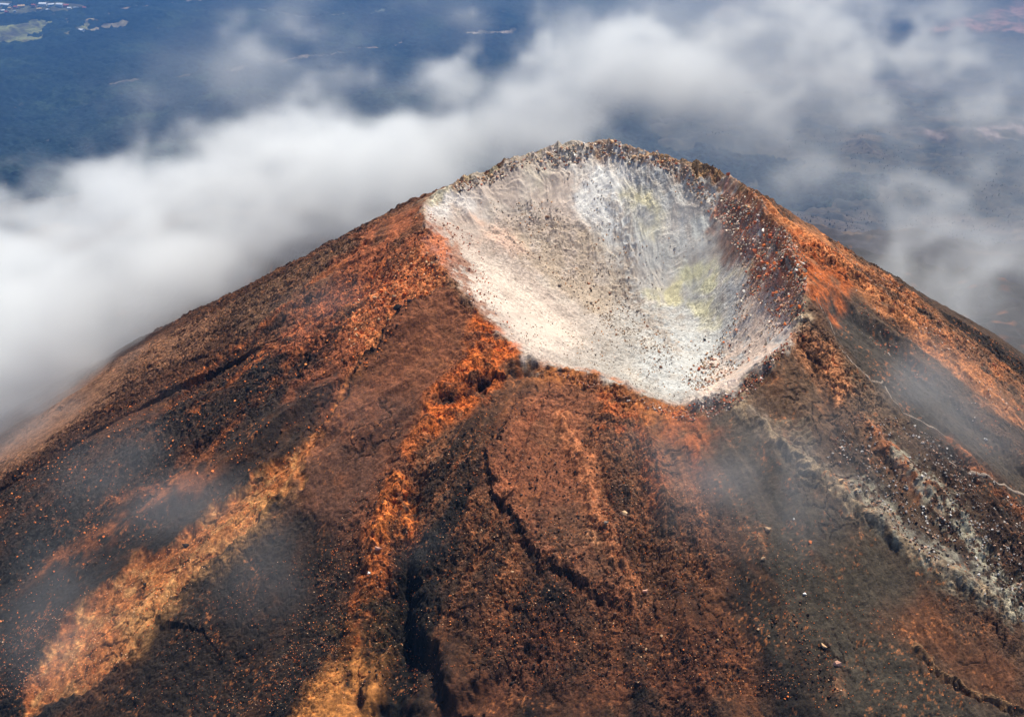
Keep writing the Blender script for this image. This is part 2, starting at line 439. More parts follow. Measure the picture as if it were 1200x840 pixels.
    i, k, _ = Ar([(260, 375), (400, 285), (430, 285), (380, 340), (280, 400)], 3); P(i, k, lin(112, 82, 68), .75, .6, 36, .3)
    strokes([[(420, 300), (330, 370), (230, 450), (150, 520)], [(380, 360), (300, 430), (220, 500)], [(460, 300), (400, 360), (340, 440), (260, 520), (160, 600)]], 1.6, lin(176, 96, 56), .6, 1.8)
    strokes([[(400, 330), (300, 400), (170, 500), (60, 570)], [(440, 350), (370, 420), (300, 480), (210, 560), (120, 640)], [(330, 520), (240, 590), (150, 640), (60, 720)]], 1.8, black, .8, 1.5, -.9)
    strokes([[(335, 575), (280, 640), (205, 700), (140, 765)]], 4.5, lin(204, 146, 100), .55, .9, 0, 129, .5)
    strokes([[(470, 376), (445, 405), (425, 440), (400, 475), (370, 520), (345, 560)]], 1.3, lin(206, 128, 84), .85, 1.4, .3, 128, .8)
    strokes([[(260, 560), (180, 600), (110, 650), (30, 690)], [(100, 610), (180, 580), (250, 540)]], 2.2, lin(150, 86, 56), .6, 1.5)
    # steps and ribs
    scarp([(505, 355), (480, 372), (452, 405), (440, 425), (420, 450), (395, 490), (370, 525)], 2.4, 14, black)  # black puts shade into the colour of this face turned from the sun
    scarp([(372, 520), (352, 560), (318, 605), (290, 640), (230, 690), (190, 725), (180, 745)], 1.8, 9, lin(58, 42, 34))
    scarp([(480, 700), (486, 730), (500, 775), (520, 815), (545, 850)], 3.0, 22, black, 1.4)  # gully wall: black adds painted shade to the dark rock
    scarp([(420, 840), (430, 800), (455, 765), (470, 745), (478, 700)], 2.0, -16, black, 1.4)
    i, k, sd, r = Ln([(470, 640), (478, 700), (480, 740), (475, 800), (470, 870)], 2.5, False); F.z[i] -= (k * 3.4 * sstep(0, .4, r + .1)).astype(f32); P(i, k, lin(22, 19, 19), 1.0, .2, 40)  # gully bed: dark rock, its shade put into the near-black colour
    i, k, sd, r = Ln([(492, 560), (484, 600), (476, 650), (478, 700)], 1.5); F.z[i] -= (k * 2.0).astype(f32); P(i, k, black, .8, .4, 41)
    strokes([[(585, 400), (560, 440), (520, 480), (490, 530), (465, 570), (440, 640), (430, 700), (400, 780)]], 2.6, lin(186, 98, 50), .7, 1.2, 1.8, 42)
    strokes([[(466, 568), (480, 600), (472, 640)], [(455, 600), (440, 650)]], 1.5, lin(222, 124, 66), .9, 1.2, .8, 43, .7)
    i, k, _ = Ar([(430, 690), (470, 740), (460, 800), (400, 780), (380, 730)], 2.5); P(i, k, lin(70, 52, 34), .7, 1.0, 44, .5)
    # dark hollows below the front rim
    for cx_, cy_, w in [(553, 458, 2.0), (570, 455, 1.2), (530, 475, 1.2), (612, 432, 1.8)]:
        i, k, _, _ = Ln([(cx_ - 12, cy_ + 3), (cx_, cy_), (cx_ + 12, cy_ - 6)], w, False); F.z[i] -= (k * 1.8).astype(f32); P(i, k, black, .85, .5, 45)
    i, k, _ = Ar([(600, 470), (620, 440), (625, 470), (590, 540), (560, 570), (500, 600), (510, 560), (560, 510)], 2); P(i, k, lin(66, 46, 38), .75, .9, 46, .4)
    # the tongue-shaped slab in the middle
    slab = [(660, 438), (628, 452), (600, 480), (588, 505), (574, 540), (576, 575), (590, 605), (612, 632), (632, 672), (665, 686), (700, 702), (732, 712), (728, 660), (712, 600), (694, 550), (690, 500), (700, 450)]
    i, k, sd = Ar(slab, 4); P(i, k, lin(140, 84, 64), .8, .5, 47, .3)
    i, k, sd = Ar([(640, 600), (700, 590), (722, 640), (728, 700), (660, 680), (630, 650)], 3); P(i, k, lin(92, 66, 56), .7, .5, 48, .4)
    scarp([(600, 478), (588, 505), (573, 540), (576, 575), (592, 605), (614, 634), (634, 672), (668, 686), (702, 702), (736, 716)], 1.15, 16, black, .7, 1.2, .45)  # the shadow under the slab's ledge is painted on in black
    strokes([[(650, 470), (680, 540), (700, 600), (718, 650), (735, 700), (742, 730)]], 1.5, lin(196, 122, 88), .75, 1.4, 1.4, 49, .8)
    strokes([[(640, 460), (610, 510), (590, 560), (610, 600)]], 1.6, lin(170, 100, 74), .5, 1.3, .4, 50, .6)
    # front rim, orange lip
    i, k, _, _ = Ln([(620, 430), (660, 440), (690, 440), (720, 455), (745, 480), (790, 490), (825, 485)], 3.0, True); P(i, k, lin(184, 112, 66), .8, 1.2, 51, .5)
    strokes([[(790, 485), (800, 520), (830, 560)], [(740, 480), (760, 540), (770, 600)], [(710, 460), (720, 520)], [(825, 488), (830, 540)]], 2.2, lin(196, 98, 50), .6, 1.2, .3, 52, .5)
    i, k, _ = Ar([(690, 450), (820, 500), (880, 600), (860, 700), (760, 760), (740, 640)], 7); P(i, k, lin(116, 74, 56), .5, .8, 53, .25)
    i, k, _ = Ar([(560, 740), (700, 730), (860, 760), (880, 860), (540, 860)], 8); P(i, k, lin(104, 60, 44), .6, .8, 54, .2)
    strokes([[(895, 620), (895, 655)], [(965, 760), (978, 800), (985, 840)], [(685, 640), (700, 660)]], 1.0, lin(190, 130, 100), .8, 1.5, .5, 55, .9)
    for px in [[(540, 620), (560, 640), (600, 655)], [(500, 640), (530, 655), (560, 650)], [(490, 655), (530, 672), (560, 668)], [(485, 670), (520, 690), (560, 684)], [(480, 690), (520, 704)]]:
        i, k, _, _ = Ln(px, .6); F.z[i] += (k * .6).astype(f32)

    # ================= outer slope, right
    i, k, _ = Ar([(820, 480), (870, 470), (920, 540), (1000, 620), (1100, 700), (1200, 770), (1200, 860), (980, 860), (900, 720), (850, 600)], 5)
    P(i, k, lin(66, 58, 54), .92, .25, 60, .2); F.smooth[i] = np.maximum(F.smooth[i], k)
    i, k, _ = Ar([(1080, 700), (1200, 740), (1200, 820), (1120, 800), (1040, 740)], 5); P(i, k, lin(100, 60, 42), .8, .4, 61, .2)
    i, k, _ = Ar([(850, 468), (900, 432), (945, 410), (960, 470), (980, 560), (960, 590), (905, 540)], 3); P(i, k, lin(98, 76, 66), .8, .7, 62, .4)
    i, k, _ = Ar([(925, 395), (960, 400), (985, 425), (992, 470), (975, 480), (945, 430)], 1.8); P(i, k, lin(196, 130, 96), .95, .35, 63, .5)
    i, k, _ = Ar([(990, 415), (1040, 440), (1060, 480), (1100, 520), (1060, 520), (1000, 470)], 4); P(i, k, lin(118, 92, 78), .7, .7, 64, .5)
    i, k, _ = Ar([(960, 350), (1010, 360), (1080, 430), (1160, 500), (1230, 570), (1230, 640), (1130, 560), (1050, 470), (985, 400)], 3.0)
    P(i, k, lin(66, 58, 56), .92, .25, 65, .2); F.z[i] -= (k * 2.8).astype(f32); F.smooth[i] = np.maximum(F.smooth[i], k)
    i, k, _ = Ar([(862, 205), (900, 225), (985, 282), (1060, 345), (1130, 400), (1220, 470), (1230, 520), (1150, 470), (1080, 410), (1000, 340), (940, 300), (900, 250)], 2.6)
    P(i, k, lin(176, 112, 78), .92, 1.1, 66, .3); P(i, k, lin(110, 80, 66), .6, 1.8, 166, .22)
    i, k, _ = Ar([(925, 270), (1000, 330), (985, 370), (950, 350), (935, 300)], 2.4); P(i, k, lin(186, 96, 50), .8, .9, 67, .4)
    strokes([[(880, 225), (960, 300), (1040, 365), (1110, 430), (1200, 500)]], 2.0, lin(214, 136, 92), .8, 1.0, 1.6, 68, .6)
    strokes([[(1055, 350), (1120, 400), (1200, 450)], [(960, 290), (1030, 345)]], 1.1, lin(90, 64, 54), .8, 1.4, -.9, 69, .6)
    i, k, _ = Ar([(1060, 520), (1110, 500), (1160, 530), (1230, 600), (1230, 720), (1140, 660), (1090, 600)], 4); P(i, k, lin(70, 50, 42), .8, 1.0, 70, .4)
    F.z[i] += (k * ridged(F.x[i] * .22, F.y[i] * .22, 4, 96) * 1.5).astype(f32)
    strokes([[(1020, 505), (1060, 550), (1085, 580)]], 2.0, lin(190, 118, 86), .85, .9, 1.0, 71, .5)
    strokes([[(1040, 520), (1080, 560), (1120, 610), (1160, 670), (1210, 720)], [(985, 570), (1060, 630), (1140, 680), (1200, 710)]], 2.6, lin(168, 160, 154), .75, 2.0, .8, 72, .9)
    strokes([[(850, 468), (880, 500), (930, 548), (1000, 600), (1080, 655), (1200, 725)]], 1.5, lin(156, 132, 116), .85, .8, 1.5, 73, .6)
    strokes([[(870, 480), (900, 520), (960, 560), (1010, 590), (1100, 650), (1180, 700)]], 2.4, lin(104, 96, 100), .5, 1.0, .0, 74, .5)
    strokes([[(1075, 770), (1120, 795), (1200, 828)]], .8, lin(140, 104, 80), .8, .6, 1.3, 75, .6)
    scarp([(1080, 782), (1120, 806), (1200, 840)], -1.4, 5, None)
    strokes([[(930, 280), (905, 320), (920, 350)], [(1110, 500), (1160, 545), (1210, 600)]], 1.5, lin(180, 110, 80), .6, 1.2, .5, 76, .6)
    strokes([[(950, 400), (962, 450), (985, 500), (1000, 560)]], 1.4, lin(50, 40, 38), .7, .8, -.7, 77, .5)
    for kk in range(9):
        v = 492 + kk * 9
        i, k, _, _ = Ln([(900 + kk * 4, v + 12), (925 + kk * 4, v + 16), (945 + kk * 3, v)], .5); F.z[i] += (k * .5).astype(f32); P(i, k, lin(140, 124, 112), .4, .5, 80 + kk)
    # fine variation everywhere
    v = 1 + .36 * n4 + .26 * fbm(x * 2.6, y * 2.6, 2, 130)
    o_ = out * (1 - .55 * F.smooth)
    v = v * (1 + o_ * ((b1 - .5) * .35 + (b3 - .5) * .5))
    # scattered pale and hot-coloured stones, dark lava stones
    hs = fbm(x * 1.9, y * 1.9, 3, 135, .65)
    hot = out * sstep(.30, .5, hs) * sstep(.0, .4, n2 + .4 * n1)
    F.c = mixc(F.c, lin(190, 116, 76), hot * .55)
    F.c = mixc(F.c, lin(34, 30, 32), out * sstep(.25, .5, -hs) * (1 - .7 * F.smooth) * .7)
    F.c = mixc(F.c, lin(44, 32, 30), F.ck * .75)
    F.c = F.c * (1 + out[:, None] * np.array([.03, .04, -.16], f32)[None])
    F.grain = out * (1.0 - .5 * F.smooth) + ins * (.5 - .32 * sand)
    v = 1 + (v - 1) * (1 - .78 * ins)
    F.c = np.clip(F.c * np.maximum(v, .15)[:, None], .004, .9)
    return F

# ------------------------------------------------------------------ materials
def new_mat(name):
    m = bpy.data.materials.new(name); m.use_nodes = True
    return m, m.node_tree, m.node_tree.nodes["Principled BSDF"]

def ground_mat(name, scales, bump, dist, cvar=.35, use_grain=False):
    m, nt, b = new_mat(name)
    N, L = nt.nodes.new, nt.links.new
    b.inputs["Roughness"].default_value = .92
    b.inputs["Specular IOR Level"].default_value = .22
    at = N("ShaderNodeAttribute"); at.attribute_name = "albedo"
    geo = N("ShaderNodeNewGeometry")
    v = N("ShaderNodeTexVoronoi"); v.inputs["Scale"].default_value = scales[0]; v.inputs["Randomness"].default_value = 1
    n = N("ShaderNodeTexNoise"); n.inputs["Scale"].default_value = scales[1]; n.inputs["Detail"].default_value = 6; n.inputs["Roughness"].default_value = .68
    L(geo.outputs["Position"], v.inputs["Vector"]); L(geo.outputs["Position"], n.inputs["Vector"])
    sep = N("ShaderNodeSeparateColor"); L(v.outputs["Color"], sep.inputs[0])
    add = N("ShaderNodeMath"); add.operation = 'ADD'; L(sep.outputs[0], add.inputs[0]); L(n.outputs["Fac"], add.inputs[1])
    mr = N("ShaderNodeMapRange"); mr.inputs["From Min"].default_value = .45; mr.inputs["From Max"].default_value = 1.55
    mr.inputs["To Min"].default_value = 1 - cvar; mr.inputs["To Max"].default_value = 1 + cvar
    L(add.outputs[0], mr.inputs["Value"])
    mul = N("ShaderNodeVectorMath"); mul.operation = 'SCALE'; L(at.outputs["Color"], mul.inputs[0]); L(mr.outputs[0], mul.inputs["Scale"])
    if use_grain:
        ga = N("ShaderNodeAttribute"); ga.attribute_name = "grain"
        for sgn, sock in ((-1, "To Min"), (1, "To Max")):
            mm = N("ShaderNodeMath"); mm.operation = 'MULTIPLY_ADD'; L(ga.outputs["Fac"], mm.inputs[0]); mm.inputs[1].default_value = sgn * cvar; mm.inputs[2].default_value = 1; L(mm.outputs[0], mr.inputs[sock])
    L(mul.outputs[0], b.inputs["Base Color"])
    h = N("ShaderNodeMath"); h.operation = 'SUBTRACT'; L(n.outputs["Fac"], h.inputs[0])
    vh = N("ShaderNodeMath"); vh.operation = 'MULTIPLY'; vh.inputs[1].default_value = .6; L(v.outputs["Distance"], vh.inputs[0]); L(vh.outputs[0], h.inputs[1])
    bp = N("ShaderNodeBump"); bp.inputs["Strength"].default_value = bump; bp.inputs["Distance"].default_value = dist
    if use_grain:
        gb = N("ShaderNodeMath"); gb.operation = 'MULTIPLY'; gb.inputs[1].default_value = bump; L(ga.outputs["Fac"], gb.inputs[0]); L(gb.outputs[0], bp.inputs["Strength"])
    L(h.outputs[0], bp.inputs["Height"]); L(bp.outputs[0], b.inputs["Normal"])
    return m

def flat_mat(name, col, rough=.9, nscale=1.0, var=.3, bump=.0, bdist=.1):
    m, nt, b = new_mat(name)
    N, L = nt.nodes.new, nt.links.new
    b.inputs["Roughness"].default_value = rough; b.inputs["Specular IOR Level"].default_value = .25
    geo = N("ShaderNodeNewGeometry"); oi = N("ShaderNodeObjectInfo")
    n = N("ShaderNodeTexNoise"); n.inputs["Scale"].default_value = nscale; n.inputs["Detail"].default_value = 5
    L(geo.outputs["Position"], n.inputs["Vector"])
    mr = N("ShaderNodeMapRange"); mr.inputs["From Min"].default_value = .25; mr.inputs["From Max"].default_value = .75
    mr.inputs["To Min"].default_value = 1 - var; mr.inputs["To Max"].default_value = 1 + var
    L(n.outputs["Fac"], mr.inputs["Value"])
    mul = N("ShaderNodeVectorMath"); mul.operation = 'SCALE'; mul.inputs[0].default_value = tuple(float(c) for c in col); L(mr.outputs[0], mul.inputs["Scale"])
    L(mul.outputs[0], b.inputs["Base Color"])
    if bump:
        bp = N("ShaderNodeBump"); bp.inputs["Strength"].default_value = bump; bp.inputs["Distance"].default_value = bdist
        L(n.outputs["Fac"], bp.inputs["Height"]); L(bp.outputs[0], b.inputs["Normal"])
    return m

def mesh_np(name, co, quads, col=None, mat=None, smooth=True, grain=None):
    me = bpy.data.meshes.new(name)
    nv = len(co); nf = len(quads); k = quads.shape[1]
    me.vertices.add(nv); me.vertices.foreach_set("co", np.ascontiguousarray(co, f32).ravel())
    me.loops.add(nf * k); me.loops.foreach_set("vertex_index", np.ascontiguousarray(quads, np.int32).ravel())
    me.polygons.add(nf); me.polygons.foreach_set("loop_start", np.arange(0, nf * k, k, dtype=np.int32))
    me.polygons.foreach_set("use_smooth", np.full(nf, smooth, bool))
    me.update(calc_edges=True)
    if col is not None:
        at = me.attributes.new("albedo", 'FLOAT_COLOR', 'POINT')
        c4 = np.ones((nv, 4), f32); c4[:, :3] = col; at.data.foreach_set("color", c4.ravel())
    if grain is not None:
        at = me.attributes.new("grain", 'FLOAT', 'POINT'); at.data.foreach_set("value", grain.astype(f32))
    if mat: me.materials.append(mat)
    o = bpy.data.objects.new(name, me); C.objects.link(o)
    return o

def grid_quads(nx, ny):
    i = np.arange(nx * ny, dtype=np.int32).reshape(ny, nx)
    return np.stack([i[:-1, :-1], i[:-1, 1:], i[1:, 1:], i[1:, :-1]], -1).reshape(-1, 4)

# ------------------------------------------------------------------ mountain mesh

STEP = .23
def axis(lo, hi, step, far, grow=1.035):
    core = np.arange(lo, hi, step)
    l = []; s = step; p = lo
    while p > -far: s = min(s * grow, 6); p -= s; l.append(p)
    r = []; s = step; p = core[-1]
    while p < far: s = min(s * grow, 6); p += s; r.append(p)
    return np.concatenate([l[::-1], core, r])
ax = axis(-160, 140, STEP, 640); ay = axis(-118, 76, STEP, 640)
gx, gy = np.meshgrid(ax, ay)
FM = shape(Field(gx.ravel(), gy.ravel()))
ZM = FM.z.reshape(len(ay), len(ax))
rr = np.hypot(FM.x - CX, FM.y - CY)
q = grid_quads(len(ax), len(ay))
q = q[(rr[q] < 600).all(1)]
rock_mat = ground_mat("volcanic_rock", (2.4, 3.4), .9, .16, .62, True)
mountain = mesh_np("mountain", np.stack([FM.x, FM.y, FM.z], -1), q, FM.c, rock_mat, False, FM.grain)
mountain["kind"] = "structure"
def ground_z(x, y):
    i = np.clip(np.searchsorted(ax, x) - 1, 0, len(ax) - 2); j = np.clip(np.searchsorted(ay, y) - 1, 0, len(ay) - 2)
    fx = (x - ax[i]) / (ax[i + 1] - ax[i]); fy = (y - ay[j]) / (ay[j + 1] - ay[j])
    return (ZM[j, i] * (1 - fx) + ZM[j, i + 1] * fx) * (1 - fy) + (ZM[j + 1, i] * (1 - fx) + ZM[j + 1, i + 1] * fx) * fy

# ------------------------------------------------------------------ footpaths
def ribbon(name, px, w, mat, lift=.10, gap=0.0, seed=0):
    pts = world_line(px); seg = np.hypot(*np.diff(pts, axis=0).T); cum = np.concatenate([[0], np.cumsum(seg)])
    n = int(cum[-1] / .45); t = np.linspace(0, cum[-1], n)
    cx = np.interp(t, cum, pts[:, 0]) + .35 * vnoise(t * .25, t * 0, seed); cy_ = np.interp(t, cum, pts[:, 1]) + .35 * vnoise(t * .25, t * 0 + 5, seed)
    tx = np.gradient(cx); ty = np.gradient(cy_); L = np.hypot(tx, ty) + 1e-9; nx = -ty / L; ny = tx / L
    ww = w * (.5 + .15 * vnoise(t * .8, t * 0 + 9, seed))
    rows = []
    for o_, z_ in ((-1, -.5), (-1, 0), (-.35, .05), (.35, .05), (1, 0), (1, -.5)):
        X = cx + nx * ww * o_; Y = cy_ + ny * ww * o_
        rows.append(np.stack([X, Y, ground_z(X, Y) + lift + z_], -1))
    V = np.stack(rows, 1).reshape(-1, 3); q = []
    for i in range(n - 1):
        if gap and vnoise(np.array([i * .13]), np.array([seed + .5]))[0] < gap - 1: continue
        for j in range(5): q.append([i * 6 + j, i * 6 + j + 1, (i + 1) * 6 + j + 1, (i + 1) * 6 + j])
    o = mesh_np(name, V, np.array(q), None, mat); o["kind"] = "structure"
    return o
path_mat = flat_mat("pale_gravel", lin(150, 132, 118), .95, 2.2, .45, .6, .1)
ribbon("footpath", [(985, 408), (1000, 425), (1012, 433), (1030, 440), (1036, 434)], .42, path_mat, .05, .5, 1)
ribbon("footpath", [(1038, 440), (1050, 468), (1070, 474), (1095, 484), (1118, 498)], .35, path_mat, .05, .5, 2)
ribbon("footpath", [(1104, 526), (1130, 536), (1165, 546), (1200, 560), (1225, 570)], .5, path_mat, .08, .7, 3)
ribbon("footpath", [(908, 288), (920, 305), (930, 322), (937, 345)], .45, path_mat, .12, .6, 4)
ribbon("footpath", [(958, 352), (968, 366), (978, 384)], .32, path_mat, .1, .55, 5)

# ------------------------------------------------------------------ stones
import bmesh
def hull_rock(seed, flat=.7):
    r = random.Random(seed); bm = bmesh.new()
    sx, sy, sz = .5, .5 * r.uniform(.6, .95), .5 * flat * r.uniform(.75, 1.2)
    for _ in range(15):
        z = r.uniform(-1, 1); a = r.uniform(0, 2 * math.pi); q_ = math.sqrt(1 - z * z); k = r.uniform(.82, 1.08)
        bm.verts.new((q_ * math.cos(a) * sx * k, q_ * math.sin(a) * sy * k, z * sz * k))
    g = bmesh.ops.convex_hull(bm, input=bm.verts)
    bmesh.ops.delete(bm, geom=[v for v in bm.verts if not v.link_faces], context='VERTS')
    bmesh.ops.triangulate(bm, faces=bm.faces)
    bm.verts.index_update()
    V = np.array([v.co[:] for v in bm.verts], f32); T = np.array([[v.index for v in f.verts] for f in bm.faces], np.int32)
    bm.free(); return V, T
ROCKS = [hull_rock(k) for k in range(10)]
rubble_mat = ground_mat("loose_stone", (3.0, 5.0), .7, .08, .3)
def rock_cloud(name, X, Y, S, COL, sink=.2):
    V, T, CL, off = [], [], [], 0
    Z = ground_z(X, Y)
    rot = rng.random(len(X)) * 6.283; tilt = (rng.random(len(X)) - .5) * .9; kind = rng.integers(0, len(ROCKS), len(X))
    for k, (rv, rt) in enumerate(ROCKS):
        i = np.nonzero(kind == k)[0]
        if not len(i): continue
        v = rv[None] * S[i, None, None]
        ct, st = np.cos(tilt[i])[:, None], np.sin(tilt[i])[:, None]
        x_, z_ = v[..., 0] * ct - v[..., 2] * st, v[..., 0] * st + v[..., 2] * ct
        c_, s_ = np.cos(rot[i])[:, None], np.sin(rot[i])[:, None]
        x2, y2 = x_ * c_ - v[..., 1] * s_, x_ * s_ + v[..., 1] * c_
        v = np.stack([x2 + X[i, None], y2 + Y[i, None], z_ + (Z[i] + S[i] * sink)[:, None]], -1)
        n = len(i); m = len(rv)
        V.append(v.reshape(-1, 3)); T.append((rt[None] + (off + np.arange(n) * m)[:, None, None]).reshape(-1, 3)); CL.append(np.repeat(COL[i], m, 0)); off += n * m
    return mesh_np(name, np.concatenate(V), np.concatenate(T), np.concatenate(CL).astype(f32), rubble_mat, False)
def scatter(px, n, clump=0.0, seed=0):
    """random ground points inside an outline"""
    w = world_line(px); lo_ = w.min(0); hi_ = w.max(0); out = np.zeros((0, 2))
    g = np.random.default_rng(seed + 50)
    while len(out) < n:
        p = lo_ + g.random((n * 3, 2)) * (hi_ - lo_)
        k = in_poly(p[:, 0], p[:, 1], w)
        if clump: k &= (fbm(p[:, 0] * .16, p[:, 1] * .16, 3, seed + 77) + (g.random(len(p)) - .5) * .8 > clump - .4)
        out = np.concatenate([out, p[k]])
    return out[:n]
RED_WALL = [(852, 225), (905, 262), (945, 310), (942, 372), (905, 400), (850, 440), (815, 462), (800, 440), (850, 380), (872, 320), (850, 270)]
BANDS = [(600, 240), (650, 235), (740, 330), (800, 420), (770, 440), (700, 370), (640, 320)]
FRONT = [(440, 560), (600, 480), (760, 520), (900, 640), (1000, 830), (300, 830), (380, 640)]
pal_red = [lin(200, 104, 66), lin(172, 96, 70), lin(218, 174, 148), lin(132, 92, 76), lin(236, 214, 200), lin(150, 100, 80)]
pal_grey = [lin(158, 140, 122), lin(180, 158, 134), lin(136, 122, 110), lin(220, 206, 188), lin(196, 146, 106), lin(128, 112, 100)]
pal_hot = [lin(220, 118, 58), lin(230, 140, 80), lin(196, 96, 48), lin(224, 176, 138)]
pal_dark = [lin(44, 38, 38), lin(70, 54, 48), lin(92, 68, 56), lin(120, 78, 58)]
def picks(pal, n, g):
    return np.array(pal)[g.integers(0, len(pal), n)] * (.75 + .5 * g.random((n, 1)))
SC = [([(852, 225), (905, 262), (945, 310), (942, 372), (925, 385), (885, 350), (868, 300), (845, 262)], 2000, .2, pal_red + pal_grey, (.25, .9)), (RED_WALL, 2000, .3, pal_red[2:] + pal_grey, (.2, .8)), (BANDS, 1500, .4, pal_grey, (.16, .6)),
      ([(560, 345), (760, 330), (850, 400), (830, 462), (760, 462), (690, 430), (600, 395)], 1100, .3, pal_grey, (.14, .55)),
      ([(560, 240), (700, 180), (800, 210), (850, 300), (700, 330), (600, 300)], 800, .35, pal_grey, (.16, .55)),
      ([(500, 245), (560, 280), (600, 390), (570, 385), (515, 310)], 500, .2, pal_red, (.2, .7)),
      ([(530, 216), (620, 180), (700, 168), (800, 192), (900, 245), (890, 262), (800, 212), (700, 186), (600, 205), (540, 228)], 1900, .25, pal_grey + pal_red[1:3] + [lin(206, 190, 170)], (.2, .95)),
      ([(630, 430), (800, 480), (860, 462), (930, 390), (945, 395), (870, 480), (800, 500), (700, 450)], 900, .1, pal_red, (.2, .7)),
      (FRONT, 5200, .3, pal_hot, (.14, .34)), (FRONT, 3000, .3, pal_dark, (.2, .8)),
      ([(0, 840), (130, 800), (290, 640), (380, 510), (330, 540), (150, 680), (0, 760)], 2600, .2, pal_hot, (.14, .4)),
      ([(150, 840), (250, 700), (400, 640), (430, 840)], 900, .4, pal_hot, (.14, .3)),
      ([(0, 560), (300, 400), (440, 290), (500, 250), (520, 330), (400, 500), (200, 620), (0, 760)], 3800, .25, pal_dark + pal_hot[:2], (.2, .8)),
      ([(400, 390), (430, 330), (500, 280), (520, 340), (450, 400), (410, 440)], 700, .1, pal_hot, (.2, .7)),
      ([(1000, 480), (1100, 500), (1230, 600), (1230, 740), (1100, 680), (960, 560)], 3200, .3, pal_dark + [lin(190, 150, 126), lin(200, 190, 184), lin(170, 160, 154)], (.2, .8)),
      ([(900, 240), (1000, 310), (1230, 490), (1230, 560), (1060, 420), (940, 310)], 1500, .3, pal_red, (.2, .6)),
      ([(880, 600), (1000, 700), (1200, 830), (950, 840)], 350, .2, pal_hot, (.14, .35))]
X, Y, S_, CL_ = [], [], [], []
for k, (px, n, cl, pal, (a_, b_)) in enumerate(SC):
    g = np.random.default_rng(900 + k); p = scatter(px, n, cl, k)
    X.append(p[:, 0]); Y.append(p[:, 1]); S_.append(a_ + (b_ - a_) * g.random(n) ** 3); CL_.append(picks(pal, n, g))
rub = rock_cloud("rubble", np.concatenate(X), np.concatenate(Y), np.concatenate(S_), np.concatenate(CL_))
rub["kind"] = "stuff"; rub["label"] = "small loose stones littering the crater and the outer slopes"; rub["category"] = "rubble"

stone_mats = {}
def stone_mat(nm, col):
    if nm not in stone_mats: stone_mats[nm] = flat_mat(nm + "_stone", col, .9, 2.5, .4, .8, .15)
    return stone_mats[nm]
COLS = {"rust": lin(182, 98, 66), "pink": lin(214, 160, 136), "white": lin(238, 230, 222), "black": lin(40, 35, 36), "grey": lin(146, 134, 122), "orange": lin(222, 120, 60),
        "brown": lin(140, 102, 80), "tan": lin(206, 166, 128)}
protos = {}
def stone_mesh(k, nm):
    key = (k, nm)
    if key not in protos:
        V, T = hull_rock(300 + k, .8)
        me = bpy.data.meshes.new("boulder"); me.from_pydata(V.tolist(), [], T.tolist()); me.materials.append(stone_mat(nm, COLS[nm]))
        protos[key] = me
    return protos[key]
def boulder(x, y, size, nm, label, group=None, sink=.22, k=None):
    r = random
    o = bpy.data.objects.new("boulder", stone_mesh(r.randrange(7) if k is None else k, nm)); C.objects.link(o)
    z = float(ground_z(np.array([x]), np.array([y]))[0])
    o.location = (x, y, z + size * sink); o.scale = (size * r.uniform(.9, 1.2), size * r.uniform(.8, 1.1), size * r.uniform(.75, 1.1))
    o.rotation_euler = (r.uniform(-.3, .3), r.uniform(-.3, .3), r.uniform(0, 6.28))
    o["label"] = label; o["category"] = "boulder"
    if group: o["group"] = group
    return o
